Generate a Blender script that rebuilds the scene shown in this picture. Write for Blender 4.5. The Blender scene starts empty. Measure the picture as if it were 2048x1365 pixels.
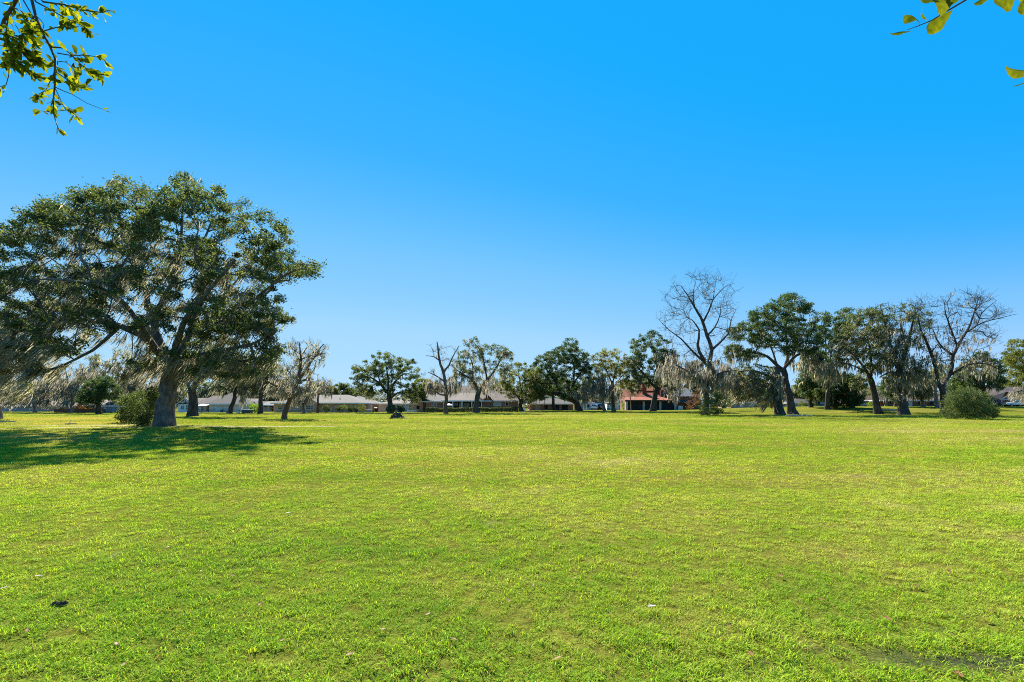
import bpy, math, random
import numpy as np
from mathutils import Vector, Matrix

# ------------------------------------------------------------------ camera, sky, sun, exposure
SC = bpy.context.scene
COL = SC.collection
F, HOR, EYE = 910.2, 811.0, 1.65          # focal length in photo pixels, horizon row, eye height

cam_d = bpy.data.cameras.new("camera")
cam = bpy.data.objects.new("camera", cam_d)
COL.objects.link(cam)
cam.location = (0, 0, EYE)
cam.rotation_euler = (math.radians(90), 0, 0)
cam_d.sensor_width = 36.0
cam_d.lens = 36.0 * F / 2048.0
cam_d.shift_y = (HOR - 682.5) / 2048.0
cam_d.clip_start = 0.05
cam_d.clip_end = 6000
SC.camera = cam

SUN_AZ, SUN_EL = math.radians(-23.0), math.radians(40.0)
world = bpy.data.worlds.new("World")
SC.world = world
world.use_nodes = True
wn, wl = world.node_tree.nodes, world.node_tree.links
wn.clear()
sky = wn.new("ShaderNodeTexSky")
sky.sky_type = 'NISHITA'
sky.sun_disc = False
sky.sun_elevation = SUN_EL
sky.sun_rotation = SUN_AZ
sky.altitude = 0
sky.air_density = 1.0
sky.dust_density = 0.0
sky.ozone_density = 3.0
EXPO = 1.6
# the photograph's deep, saturated rendering of a clear winter sky, as a tone curve per channel on the sky model
sc0 = wn.new("ShaderNodeVectorMath"); sc0.operation = 'SCALE'; sc0.inputs["Scale"].default_value = 0.1
wl.new(sky.outputs[0], sc0.inputs[0])
sep = wn.new("ShaderNodeSeparateColor"); wl.new(sc0.outputs[0], sep.inputs[0])
cmb = wn.new("ShaderNodeCombineColor")
for ch, stops in enumerate((((0.10, .008), (0.14, .012), (0.19, .05), (0.27, .20), (0.43, .38), (0.80, .47), (1.0, .50)),
                            ((0.17, .385), (0.26, .42), (0.33, .455), (0.44, .57), (0.67, .70), (1.0, .76)),
                            ((0.30, .97), (0.60, 1.02)))):
    rp = wn.new("ShaderNodeValToRGB"); els = rp.color_ramp.elements
    while len(els) < len(stops): els.new(0.5)
    for e, (q, v) in zip(els, stops): e.position = q; e.color = (v, v, v, 1)
    wl.new(sep.outputs[ch], rp.inputs[0]); wl.new(rp.outputs[0], cmb.inputs[ch])
sc1 = wn.new("ShaderNodeVectorMath"); sc1.operation = 'SCALE'; sc1.inputs["Scale"].default_value = 1.0 / (0.1 * 2 ** EXPO)
wl.new(cmb.outputs[0], sc1.inputs[0])
bg = wn.new("ShaderNodeBackground")
bg.inputs["Strength"].default_value = 0.1
wo = wn.new("ShaderNodeOutputWorld")
wl.new(sc1.outputs[0], bg.inputs["Color"])
wl.new(bg.outputs[0], wo.inputs["Surface"])

sun_d = bpy.data.lights.new("sun", 'SUN')
sun_d.energy = 5.0
sun_d.angle = math.radians(0.53)
sun_d.color = (1.0, 0.94, 0.84)
sun = bpy.data.objects.new("sun", sun_d)
COL.objects.link(sun)
sv = Vector((math.sin(SUN_AZ) * math.cos(SUN_EL), math.cos(SUN_AZ) * math.cos(SUN_EL), math.sin(SUN_EL)))
sun.rotation_euler = sv.to_track_quat('Z', 'Y').to_euler()
sun.location = (-40, 60, 60)

SC.view_settings.view_transform = 'Standard'
SC.view_settings.look = 'None'
SC.view_settings.exposure = EXPO
SC.view_settings.gamma = 1.0
SC.view_settings.use_curve_mapping = False
SC.render.film_transparent = False
SC.cycles.max_bounces = 8
SC.cycles.transparent_max_bounces = 8
SC.cycles.use_denoising = False
SC.cycles.filter_width = 1.0

rng = np.random.default_rng(7)
random.seed(7)

# ------------------------------------------------------------------ photo <-> world
def sstep(a, b, v):
    t = np.clip((np.asarray(v, float) - a) / (b - a), 0, 1)
    return t * t * (3 - 2 * t)

def terrain(x, y):
    """Height of the lawn: almost level, swelling to a low brow on the right."""
    x = np.asarray(x, float); y = np.asarray(y, float)
    a = 0.30 * sstep(-25, 15, x) + 1.06 * sstep(38, 80, x)
    z = a * sstep(72, 112, y) - 0.45 * sstep(38, 80, x) * sstep(116, 150, y)
    near = sstep(6, 20, y) * (1 - sstep(60, 90, y))
    z = z + near * (0.05 * np.sin(x * 0.21 + 0.6) * np.cos(y * 0.17 + 1.1) + 0.03 * np.sin(x * 0.07 - y * 0.11))
    return z

def tz(x, y):
    return float(terrain(x, y))

def WX(px, Y): return (px - 1024.0) / F * Y
def WZ(py, Y): return EYE + (HOR - py) / F * Y
def P(px, py, Y): return np.array([WX(px, Y), Y, WZ(py, Y)])

def groundY(px, py):
    """Distance at which the sight line through a photo pixel meets the lawn."""
    Y = np.concatenate([np.arange(1.2, 40, 0.02), np.arange(40, 400, 0.1)])
    zr = EYE + (HOR - py) / F * Y
    hit = np.nonzero(zr <= terrain((px - 1024.0) / F * Y, Y))[0]
    return float(Y[hit[0]]) if len(hit) else 300.0

# ------------------------------------------------------------------ object helpers
def tag(o, label=None, cat=None, group=None, kind=None):
    if label: o["label"] = label
    if cat: o["category"] = cat
    if group: o["group"] = group
    if kind: o["kind"] = kind
    return o

def thing(name, label, cat, loc, group=None):
    o = bpy.data.objects.new(name, None)
    o.empty_display_size = 0.3
    COL.objects.link(o)
    o.location = Vector([float(v) for v in loc])
    return tag(o, label, cat, group)

def link_mesh(name, me, parent=None):
    o = bpy.data.objects.new(name, me)
    COL.objects.link(o)
    if parent is not None:
        o.parent = parent
    return o

def world_of(o):
    v = Vector((0, 0, 0))
    while o is not None:
        v = v + o.location
        o = o.parent
    return v

def np_mesh(name, V, faces_by_n, mat, parent=None, smooth=False, mat_idx=None):
    """One mesh object from numpy vertices (world space) and a list of face index arrays."""
    V = np.asarray(V, np.float32)
    if parent is not None:
        V = V - np.array(world_of(parent), np.float32)
    me = bpy.data.meshes.new(name)
    faces_by_n = [f for f in faces_by_n if len(f)]
    idx = np.concatenate([np.asarray(f, np.int32).ravel() for f in faces_by_n])
    tot = np.concatenate([np.full(len(f), f.shape[1], np.int32) for f in faces_by_n])
    start = np.concatenate([[0], np.cumsum(tot)[:-1]]).astype(np.int32)
    me.vertices.add(len(V)); me.vertices.foreach_set("co", V.ravel())
    me.loops.add(len(idx)); me.loops.foreach_set("vertex_index", idx)
    me.polygons.add(len(tot)); me.polygons.foreach_set("loop_start", start)
    me.polygons.foreach_set("loop_total", tot)
    me.polygons.foreach_set("use_smooth", np.full(len(tot), smooth))
    if mat is not None:
        me.materials.append(mat)
    me.update(calc_edges=True)
    return link_mesh(name, me, parent)

class MB:
    """Collects boxes, prisms and polygons; build() links them as one mesh object."""
    def __init__(self): self.v, self.f = [], []
    def poly(self, pts, faces):
        b = len(self.v)
        self.v += [tuple(float(c) for c in p) for p in pts]
        self.f += [tuple(i + b for i in fc) for fc in faces]
        return self
    def box(self, x0, x1, y0, y1, z0, z1):
        return self.poly([(x0, y0, z0), (x1, y0, z0), (x1, y1, z0), (x0, y1, z0), (x0, y0, z1), (x1, y0, z1), (x1, y1, z1), (x0, y1, z1)],
                         [(3, 2, 1, 0), (4, 5, 6, 7), (0, 1, 5, 4), (1, 2, 6, 5), (2, 3, 7, 6), (3, 0, 4, 7)])
    def prism(self, outline, axis, a, b):
        """Extrude a 2-D outline (other two axes, in order) from a to b along axis."""
        n = len(outline)
        def mk(p, t):
            q = list(p); q.insert(axis, t); return q
        pts = [mk(p, a) for p in outline] + [mk(p, b) for p in outline]
        fs = [tuple(range(n - 1, -1, -1)), tuple(range(n, 2 * n))] + [(i, (i + 1) % n, n + (i + 1) % n, n + i) for i in range(n)]
        return self.poly(pts, fs)
    def bar(self, p, q, r0, r1=None, n=8):
        r1 = r0 if r1 is None else r1
        p, q = Vector(p), Vector(q)
        t = (q - p).normalized()
        u = t.cross(Vector((0.31, 0.9, 0.27))).normalized(); w = t.cross(u)
        pts = [p + (u * math.cos(2 * math.pi * k / n) + w * math.sin(2 * math.pi * k / n)) * r0 for k in range(n)]
        pts += [q + (u * math.cos(2 * math.pi * k / n) + w * math.sin(2 * math.pi * k / n)) * r1 for k in range(n)]
        return self.poly(pts, [tuple(range(n - 1, -1, -1)), tuple(range(n, 2 * n))] + [(k, (k + 1) % n, n + (k + 1) % n, n + k) for k in range(n)])
    def build(self, name, mat, parent=None, bevel=0.0):
        off = world_of(parent) if parent is not None else Vector((0, 0, 0))
        me = bpy.data.meshes.new(name)
        me.from_pydata([tuple(Vector(v) - off) for v in self.v], [], self.f)
        me.materials.append(mat)
        me.update()
        import bmesh
        bm = bmesh.new(); bm.from_mesh(me)
        bmesh.ops.recalc_face_normals(bm, faces=bm.faces)
        if bevel:
            bmesh.ops.bevel(bm, geom=list(bm.edges), offset=bevel, segments=1, affect='EDGES')
        bm.to_mesh(me); bm.free()
        return link_mesh(name, me, parent)

# ------------------------------------------------------------------ materials
def new_mat(name):
    m = bpy.data.materials.new(name)
    m.use_nodes = True
    nt = m.node_tree
    nt.nodes.clear()
    out = nt.nodes.new("ShaderNodeOutputMaterial")
    return m, nt.nodes, nt.links, out

def mathn(n, l, op, a, b=None, clamp=False):
    x = n.new("ShaderNodeMath"); x.operation = op; x.use_clamp = clamp
    for i, v in enumerate((a, b)):
        if v is None: continue
        if isinstance(v, (int, float)): x.inputs[i].default_value = v
        else: l.new(v, x.inputs[i])
    return x.outputs[0]

def noise(n, l, scale, detail=3.0, rough=0.55, coord=None, stretch=None):
    t = n.new("ShaderNodeTexNoise")
    t.inputs["Scale"].default_value = scale
    t.inputs["Detail"].default_value = detail
    t.inputs["Roughness"].default_value = rough
    if coord is None:
        coord = n.new("ShaderNodeNewGeometry").outputs["Position"]
    if stretch is not None:
        mp = n.new("ShaderNodeMapping"); mp.inputs["Scale"].default_value = stretch
        l.new(coord, mp.inputs["Vector"]); coord = mp.outputs[0]
    l.new(coord, t.inputs["Vector"])
    return t.outputs["Fac"]

def ramp(n, l, fac, stops):
    r = n.new("ShaderNodeValToRGB")
    els = r.color_ramp.elements
    while len(els) < len(stops): els.new(0.5)
    for e, (p, c) in zip(els, stops):
        e.position = p; e.color = (*c, 1)
    l.new(fac, r.inputs[0])
    return r.outputs[0]

def mixc(n, l, fac, a, b, mode='MIX'):
    x = n.new("ShaderNodeMix"); x.data_type = 'RGBA'; x.blend_type = mode
    if isinstance(fac, (int, float)): x.inputs[0].default_value = fac
    else: l.new(fac, x.inputs[0])
    for s, v in ((6, a), (7, b)):
        if isinstance(v, tuple): x.inputs[s].default_value = (*v, 1)
        else: l.new(v, x.inputs[s])
    return x.outputs[2]

def bump(n, l, h, strength, dist):
    b = n.new("ShaderNodeBump")
    b.inputs["Strength"].default_value = strength
    b.inputs["Distance"].default_value = dist
    l.new(h, b.inputs["Height"])
    return b.outputs[0]

def leaf_mat(name, stops, trans=0.4, rough=0.6, spec=0.2, nscale=0.5, tcol=1.35, warm=(1.0, 1.0, 0.6), objr=False):
    """Foliage: colour varies leaf by leaf and over clumps; light passes through."""
    m, n, l, out = new_mat(name)
    g = n.new("ShaderNodeNewGeometry")
    f1 = g.outputs["Random Per Island"]
    if objr:
        f1 = mathn(n, l, 'FRACT', mathn(n, l, 'ADD', f1, n.new("ShaderNodeObjectInfo").outputs["Random"]))
    f2 = noise(n, l, nscale, 2.0)
    f = mathn(n, l, 'ADD', mathn(n, l, 'MULTIPLY', f1, 0.55), mathn(n, l, 'MULTIPLY', f2, 0.9))
    f = mathn(n, l, 'SUBTRACT', f, 0.22, True)
    c = ramp(n, l, f, stops)
    p = n.new("ShaderNodeBsdfPrincipled")
    p.inputs["Roughness"].default_value = rough
    p.inputs["Specular IOR Level"].default_value = spec
    l.new(c, p.inputs["Base Color"])
    t = n.new("ShaderNodeBsdfTranslucent")
    tc = mixc(n, l, 1.0, c, tuple(v * tcol for v in warm), 'MULTIPLY')
    l.new(tc, t.inputs["Color"])
    mx = n.new("ShaderNodeMixShader"); mx.inputs[0].default_value = trans
    l.new(p.outputs[0], mx.inputs[1]); l.new(t.outputs[0], mx.inputs[2])
    l.new(mx.outputs[0], out.inputs[0])
    return m

def solid_mat(name, c1, c2, scale=3.0, rough=0.8, bstr=0.0, bscale=20.0, spec=0.3, stretch=None, metal=0.0):
    m, n, l, out = new_mat(name)
    co = n.new("ShaderNodeNewGeometry").outputs["Position"]
    c = ramp(n, l, noise(n, l, scale, 5.0, 0.6, co, stretch), [(0.3, c1), (0.7, c2)])
    p = n.new("ShaderNodeBsdfPrincipled")
    p.inputs["Roughness"].default_value = rough
    p.inputs["Specular IOR Level"].default_value = spec
    p.inputs["Metallic"].default_value = metal
    l.new(c, p.inputs["Base Color"])
    if bstr:
        l.new(bump(n, l, noise(n, l, bscale, 4.0, 0.6, co, stretch), bstr, 0.05), p.inputs["Normal"])
    l.new(p.outputs[0], out.inputs[0])
    return m

def brick_mat(name, c1, c2, mortar, w=0.24, h=0.085):
    m, n, l, out = new_mat(name)
    g = n.new("ShaderNodeNewGeometry")
    sp = n.new("ShaderNodeSeparateXYZ"); l.new(g.outputs["Position"], sp.inputs[0])
    cb = n.new("ShaderNodeCombineXYZ")
    l.new(mathn(n, l, 'ADD', sp.outputs[0], sp.outputs[1]), cb.inputs[0]); l.new(sp.outputs[2], cb.inputs[1])
    b = n.new("ShaderNodeTexBrick")
    b.inputs["Color1"].default_value = (*c1, 1); b.inputs["Color2"].default_value = (*c2, 1); b.inputs["Mortar"].default_value = (*mortar, 1)
    b.inputs["Scale"].default_value = 1.0
    b.inputs["Brick Width"].default_value = w; b.inputs["Row Height"].default_value = h
    b.inputs["Mortar Size"].default_value = 0.01
    l.new(cb.outputs[0], b.inputs["Vector"])
    bl = ramp(n, l, noise(n, l, 1.6, 5.0, 0.7), [(0.3, (0.72, 0.72, 0.72)), (0.7, (1.25, 1.22, 1.2))])
    c = mixc(n, l, 1.0, b.outputs["Color"], bl, 'MULTIPLY')
    p = n.new("ShaderNodeBsdfPrincipled"); p.inputs["Roughness"].default_value = 0.9
    l.new(c, p.inputs["Base Color"])
    l.new(bump(n, l, b.outputs["Fac"], -0.4, 0.02), p.inputs["Normal"])
    l.new(p.outputs[0], out.inputs[0])
    return m

def roof_mat(name, c1, c2, row=0.16):
    m, n, l, out = new_mat(name)
    g = n.new("ShaderNodeNewGeometry")
    sp = n.new("ShaderNodeSeparateXYZ"); l.new(g.outputs["Position"], sp.inputs[0])
    cb = n.new("ShaderNodeCombineXYZ")
    l.new(mathn(n, l, 'ADD', sp.outputs[0], sp.outputs[1]), cb.inputs[0]); l.new(sp.outputs[2], cb.inputs[1])
    b = n.new("ShaderNodeTexBrick")
    b.inputs["Color1"].default_value = (*c1, 1); b.inputs["Color2"].default_value = (*c2, 1)
    b.inputs["Mortar"].default_value = (*(v * 0.55 for v in c1), 1)
    b.inputs["Scale"].default_value = 1.0
    b.inputs["Brick Width"].default_value = 0.45; b.inputs["Row Height"].default_value = row * 0.5
    b.inputs["Mortar Size"].default_value = 0.008
    l.new(cb.outputs[0], b.inputs["Vector"])
    bl = ramp(n, l, noise(n, l, 0.9, 5.0, 0.7), [(0.3, (0.75, 0.75, 0.75)), (0.7, (1.2, 1.2, 1.2))])
    p = n.new("ShaderNodeBsdfPrincipled"); p.inputs["Roughness"].default_value = 0.9
    l.new(mixc(n, l, 1.0, b.outputs["Color"], bl, 'MULTIPLY'), p.inputs["Base Color"])
    l.new(bump(n, l, b.outputs["Fac"], -0.4, 0.02), p.inputs["Normal"])
    l.new(p.outputs[0], out.inputs[0])
    return m

def grass_colour(n, l):
    """Colour of the turf by world position, shared by the lawn sheet and the blades."""
    pos = n.new("ShaderNodeNewGeometry").outputs["Position"]
    sp = n.new("ShaderNodeSeparateXYZ"); l.new(pos, sp.inputs[0])
    cb = n.new("ShaderNodeCombineXYZ"); l.new(sp.outputs[0], cb.inputs[0]); l.new(sp.outputs[1], cb.inputs[1])
    flat = cb.outputs[0]
    big = noise(n, l, 0.085, 4.0, 0.6, flat, (0.6, 1.25, 1))
    mid = noise(n, l, 0.9, 4.0, 0.6, flat)
    f = mathn(n, l, 'SUBTRACT', mathn(n, l, 'ADD', mathn(n, l, 'MULTIPLY', big, 1.2), mathn(n, l, 'MULTIPLY', mid, 0.55)), 0.345)
    c = ramp(n, l, f, [(0.34, (0.200, 0.375, 0.020)), (0.47, (0.305, 0.450, 0.030)), (0.60, (0.420, 0.500, 0.058)), (0.74, (0.55, 0.55, 0.15))])
    return c, flat, mid

M = {}
def build_mats():
    M['leaf_oak'] = leaf_mat("live_oak_leaf", [(0.15, (0.026, 0.052, 0.024)), (0.5, (0.072, 0.104, 0.034)), (0.85, (0.19, 0.20, 0.055))], 0.46)
    M['leaf_dark'] = leaf_mat("dark_oak_leaf", [(0.15, (0.020, 0.048, 0.022)), (0.5, (0.050, 0.090, 0.028)), (0.85, (0.125, 0.160, 0.042))], 0.38)
    M['leaf_yellow'] = leaf_mat("autumn_leaf", [(0.15, (0.07, 0.10, 0.02)), (0.55, (0.16, 0.175, 0.02)), (0.88, (0.44, 0.29, 0.015))], 0.46)
    M['leaf_olive'] = leaf_mat("olive_leaf", [(0.15, (0.050, 0.075, 0.020)), (0.5, (0.13, 0.155, 0.030)), (0.85, (0.27, 0.26, 0.05))], 0.42)
    M['leaf_orange'] = leaf_mat("orange_leaf", [(0.2, (0.22, 0.10, 0.02)), (0.8, (0.45, 0.20, 0.03))], 0.4)
    M['leaf_lime'] = leaf_mat("lime_leaf", [(0.2, (0.13, 0.24, 0.015)), (0.8, (0.26, 0.36, 0.02))], 0.45)
    M['leaf_shrub'] = leaf_mat("shrub_leaf", [(0.15, (0.035, 0.065, 0.020)), (0.5, (0.08, 0.115, 0.030)), (0.85, (0.16, 0.185, 0.055))], 0.33)
    M['leaf_hedge'] = leaf_mat("hedge_leaf", [(0.15, (0.03, 0.05, 0.02)), (0.5, (0.08, 0.105, 0.035)), (0.85, (0.20, 0.215, 0.10))], 0.25)
    M['leaf_near'] = leaf_mat("near_leaf", [(0.1, (0.045, 0.07, 0.008)), (0.5, (0.125, 0.155, 0.010)), (0.9, (0.29, 0.285, 0.012))], 0.55, 0.7, 0.04, 40.0, 1.25, (1.0, 0.98, 0.35), True)
    M['leaf_olive_near'] = leaf_mat("near_olive_leaf", [(0.1, (0.030, 0.048, 0.008)), (0.45, (0.062, 0.085, 0.008)), (0.9, (0.16, 0.165, 0.012))], 0.5, 0.7, 0.04, 70.0, 1.2, (1.0, 0.98, 0.35), True)
    M['moss'] = leaf_mat("spanish_moss", [(0.15, (0.105, 0.105, 0.074)), (0.5, (0.20, 0.196, 0.135)), (0.85, (0.36, 0.34, 0.24))], 0.58, 0.9, 0.1, 0.6, 1.3, (1, 0.97, 0.85))
    M['moss_pale'] = leaf_mat("pale_spanish_moss", [(0.15, (0.13, 0.122, 0.092)), (0.5, (0.24, 0.225, 0.172)), (0.85, (0.40, 0.37, 0.285))], 0.55, 0.9, 0.1, 0.6, 1.2, (1, 0.96, 0.9))
    M['far_mix'] = leaf_mat("far_woods", [(0.2, (0.025, 0.05, 0.022)), (0.45, (0.06, 0.085, 0.03)), (0.6, (0.17, 0.15, 0.115)), (0.9, (0.27, 0.24, 0.19))], 0.3, nscale=0.09)
    M['bark'] = solid_mat("oak_bark", (0.022, 0.019, 0.016), (0.125, 0.108, 0.09), 4.0, 0.95, 1.0, 9.0, 0.05, (1, 1, 0.3))
    M['bark_grey'] = solid_mat("grey_oak_bark", (0.045, 0.042, 0.038), (0.21, 0.195, 0.175), 5.0, 0.95, 1.0, 10.0, 0.05, (1, 1, 0.3))
    M['bark_pale'] = solid_mat("pale_bark", (0.11, 0.095, 0.08), (0.30, 0.265, 0.225), 3.0, 0.95, 0.8, 9.0, 0.1, (1, 1, 0.35))
    M['bark_brown'] = solid_mat("brown_bark", (0.075, 0.048, 0.030), (0.20, 0.135, 0.09), 3.0, 0.95, 0.8, 9.0, 0.1, (1, 1, 0.35))
    M['twig'] = solid_mat("near_twig", (0.05, 0.035, 0.022), (0.13, 0.10, 0.07), 60.0, 0.95, 0.3, 120.0, 0.02)
    M['brick_red'] = brick_mat("red_brick", (0.32, 0.115, 0.065), (0.44, 0.18, 0.11), (0.44, 0.33, 0.26))
    M['brick_dark'] = brick_mat("dark_brick", (0.19, 0.065, 0.036), (0.27, 0.10, 0.055), (0.26, 0.18, 0.13))
    M['brick_tan'] = brick_mat("tan_brick", (0.46, 0.31, 0.20), (0.56, 0.40, 0.27), (0.56, 0.47, 0.38))
    M['brick_pale'] = brick_mat("pale_brick", (0.50, 0.48, 0.45), (0.66, 0.63, 0.59), (0.6, 0.58, 0.55))
    M['stone'] = brick_mat("pillar_stone", (0.36, 0.35, 0.32), (0.52, 0.50, 0.46), (0.42, 0.4, 0.37), 0.5, 0.25)
    M['roof_grey'] = roof_mat("grey_shingle", (0.024, 0.022, 0.022), (0.042, 0.038, 0.037))
    M['roof_dark'] = roof_mat("charcoal_shingle", (0.050, 0.048, 0.052), (0.09, 0.085, 0.085))
    M['roof_brown'] = roof_mat("brown_shingle", (0.075, 0.052, 0.040), (0.12, 0.088, 0.070))
    M['roof_light'] = roof_mat("weathered_shingle", (0.052, 0.036, 0.027), (0.085, 0.062, 0.049))
    M['roof_red'] = roof_mat("red_clay_tile", (0.19, 0.034, 0.006), (0.30, 0.060, 0.011), 0.3)
    M['roof_blue'] = roof_mat("blue_grey_shingle", (0.07, 0.078, 0.09), (0.11, 0.118, 0.132))
    M['white'] = solid_mat("white_paint", (0.70, 0.69, 0.66), (0.82, 0.81, 0.79), 2.0, 0.6)
    M['cream'] = solid_mat("cream_siding", (0.52, 0.48, 0.41), (0.64, 0.60, 0.53), 1.0, 0.8)
    M['bluewhite'] = solid_mat("pale_blue_paint", (0.50, 0.58, 0.64), (0.62, 0.69, 0.74), 1.0, 0.6)
    M['peach'] = solid_mat("peach_stucco", (0.52, 0.36, 0.27), (0.62, 0.45, 0.34), 1.0, 0.85)
    M['orange_wood'] = solid_mat("orange_cedar", (0.46, 0.20, 0.085), (0.58, 0.27, 0.12), 3.0, 0.8)
    M['wood_brown'] = solid_mat("brown_boards", (0.11, 0.062, 0.040), (0.19, 0.11, 0.075), 4.0, 0.85, 0.3, 30.0)
    M['wood_dark'] = solid_mat("dark_timber", (0.025, 0.021, 0.019), (0.05, 0.042, 0.036), 4.0, 0.8)
    M['grey_wall'] = solid_mat("grey_siding", (0.24, 0.26, 0.28), (0.33, 0.35, 0.37), 0.8, 0.8)
    M['tan_door'] = solid_mat("tan_panel", (0.36, 0.33, 0.26), (0.44, 0.41, 0.33), 1.0, 0.7)
    M['garage_brown'] = solid_mat("brown_door", (0.15, 0.075, 0.035), (0.20, 0.105, 0.05), 1.5, 0.6)
    M['dark'] = solid_mat("dark_interior", (0.012, 0.013, 0.015), (0.028, 0.030, 0.034), 0.8, 0.7)
    M['glass'] = solid_mat("window_glass", (0.018, 0.024, 0.028), (0.05, 0.06, 0.066), 0.7, 0.08, spec=0.8)
    M['glass_pale'] = solid_mat("curtained_glass", (0.22, 0.27, 0.28), (0.36, 0.42, 0.42), 0.9, 0.15, spec=0.6)
    M['metal_green'] = solid_mat("green_steel", (0.035, 0.075, 0.058), (0.055, 0.10, 0.078), 2.0, 0.5)
    M['metal_teal'] = solid_mat("teal_plastic", (0.05, 0.20, 0.22), (0.08, 0.27, 0.29), 2.0, 0.5)
    M['metal_grey'] = solid_mat("grey_steel", (0.32, 0.36, 0.40), (0.45, 0.49, 0.53), 2.0, 0.5)
    M['black'] = solid_mat("black_iron", (0.012, 0.012, 0.013), (0.03, 0.03, 0.03), 3.0, 0.5)
    M['concrete'] = solid_mat("concrete", (0.36, 0.34, 0.30), (0.52, 0.49, 0.44), 1.2, 0.9, 0.3, 30.0)
    M['car_white'] = solid_mat("white_car_paint", (0.72, 0.73, 0.75), (0.76, 0.77, 0.79), 0.5, 0.25, spec=0.6)
    M['car_dark'] = solid_mat("dark_car_paint", (0.018, 0.018, 0.022), (0.025, 0.025, 0.03), 0.5, 0.25, spec=0.6)
    M['car_silver'] = solid_mat("silver_car_paint", (0.42, 0.43, 0.45), (0.47, 0.48, 0.5), 0.5, 0.28, spec=0.6)
    M['tyre'] = solid_mat("tyre_rubber", (0.012, 0.012, 0.012), (0.025, 0.025, 0.025), 8.0, 0.9)
    M['red_lamp'] = solid_mat("red_lens", (0.30, 0.012, 0.010), (0.38, 0.02, 0.015), 8.0, 0.3)
    M['purple'] = solid_mat("purple_cloth", (0.10, 0.05, 0.20), (0.15, 0.08, 0.28), 2.0, 0.85)
    M['debris'] = solid_mat("rotten_wood", (0.025, 0.017, 0.011), (0.11, 0.075, 0.05), 14.0, 0.95, 0.8, 15.0)
    M['dead_wood'] = solid_mat("bleached_wood", (0.24, 0.22, 0.19), (0.46, 0.43, 0.38), 6.0, 0.9, 0.5, 20.0)
    M['brown_leaf'] = leaf_mat("fallen_leaf", [(0.2, (0.10, 0.045, 0.018)), (0.8, (0.30, 0.13, 0.05))], 0.3, 0.6, 0.3, 30.0)
    M['white_scrap'] = solid_mat("pale_scrap", (0.16, 0.145, 0.125), (0.32, 0.30, 0.27), 60.0, 0.7)

    # turf sheet
    m, n, l, out = new_mat("turf")
    c, flat, mid = grass_colour(n, l)
    fine = noise(n, l, 11.0, 6.0, 0.8, flat)
    c = mixc(n, l, 1.0, c, ramp(n, l, fine, [(0.34, (0.20, 0.13, 0.20)), (0.54, (0.45, 0.38, 0.5)), (0.76, (0.95, 0.9, 1.0))]), 'MULTIPLY')
    c = mixc(n, l, 0.45, c, (0.085, 0.068, 0.020))                  # brown thatch under the blades
    at = n.new("ShaderNodeAttribute"); at.attribute_name = "wear_shade"
    sp = n.new("ShaderNodeSeparateColor"); l.new(at.outputs["Color"], sp.inputs[0])
    br = noise(n, l, 1.1, 5.0, 0.7, flat, (1, 1.0, 1))
    def gate(ch):
        return mathn(n, l, 'MULTIPLY', mathn(n, l, 'SUBTRACT', mathn(n, l, 'ADD', ch, br), 0.72), 2.6, True)
    c = mixc(n, l, gate(sp.outputs[0]), c, (0.36, 0.27, 0.06))      # dry golden turf
    c = mixc(n, l, gate(sp.outputs[1]), c, (0.40, 0.33, 0.23))      # bare sandy soil
    c = mixc(n, l, gate(sp.outputs[2]), c, (0.20, 0.105, 0.045))    # reddish bare soil
    c = mixc(n, l, gate(at.outputs["Alpha"]), c, (0.035, 0.042, 0.022))    # soft shade painted in as dark soil colour
    p = n.new("ShaderNodeBsdfPrincipled"); p.inputs["Roughness"].default_value = 1.0; p.inputs["Specular IOR Level"].default_value = 0.0
    l.new(c, p.inputs["Base Color"])
    h = mathn(n, l, 'ADD', noise(n, l, 9.0, 5.0, 0.7, flat), mathn(n, l, 'MULTIPLY', noise(n, l, 1.3, 4.0, 0.6, flat), 2.0))
    l.new(bump(n, l, h, 0.8, 0.06), p.inputs["Normal"])
    l.new(p.outputs[0], out.inputs[0])
    M['turf'] = m

    # worn path: sand with turf creeping over it
    m, n, l, out = new_mat("worn_path")
    c, flat, mid = grass_colour(n, l)
    k = ramp(n, l, noise(n, l, 0.55, 5.0, 0.7, flat), [(0.40, (0, 0, 0)), (0.60, (1, 1, 1))])
    sand = ramp(n, l, noise(n, l, 2.5, 5.0, 0.7, flat), [(0.3, (0.23, 0.20, 0.14)), (0.7, (0.40, 0.36, 0.28))])
    p = n.new("ShaderNodeBsdfPrincipled"); p.inputs["Roughness"].default_value = 1.0; p.inputs["Specular IOR Level"].default_value = 0.0
    l.new(mixc(n, l, mathn(n, l, 'MULTIPLY', k, 0.75), sand, mixc(n, l, 0.4, c, (0.15, 0.12, 0.04))), p.inputs["Base Color"])
    l.new(p.outputs[0], out.inputs[0])
    M['path'] = m

    # grass blades
    m, n, l, out = new_mat("grass_blade")
    c, flat, mid = grass_colour(n, l)
    g = n.new("ShaderNodeNewGeometry"); oi = n.new("ShaderNodeObjectInfo")
    r = mathn(n, l, 'FRACT', mathn(n, l, 'ADD', mathn(n, l, 'MULTIPLY', g.outputs["Random Per Island"], 1.0), mathn(n, l, 'MULTIPLY', oi.outputs["Random"], 0.3)))
    c = mixc(n, l, 1.0, c, ramp(n, l, r, [(0.0, (0.42, 0.52, 0.6)), (0.35, (0.90, 0.95, 0.95)), (0.75, (1.2, 1.15, 1.5)), (1.0, (1.45, 1.35, 3.0))]), 'MULTIPLY')  # random tone per blade; palest end paints in sunlit highlights
    dry = mathn(n, l, 'GREATER_THAN', r, 0.885)
    c = mixc(n, l, mathn(n, l, 'MULTIPLY', dry, 0.8), c, (0.33, 0.225, 0.07))
    al = n.new("ShaderNodeAttribute"); al.attribute_name = "along"
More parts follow.
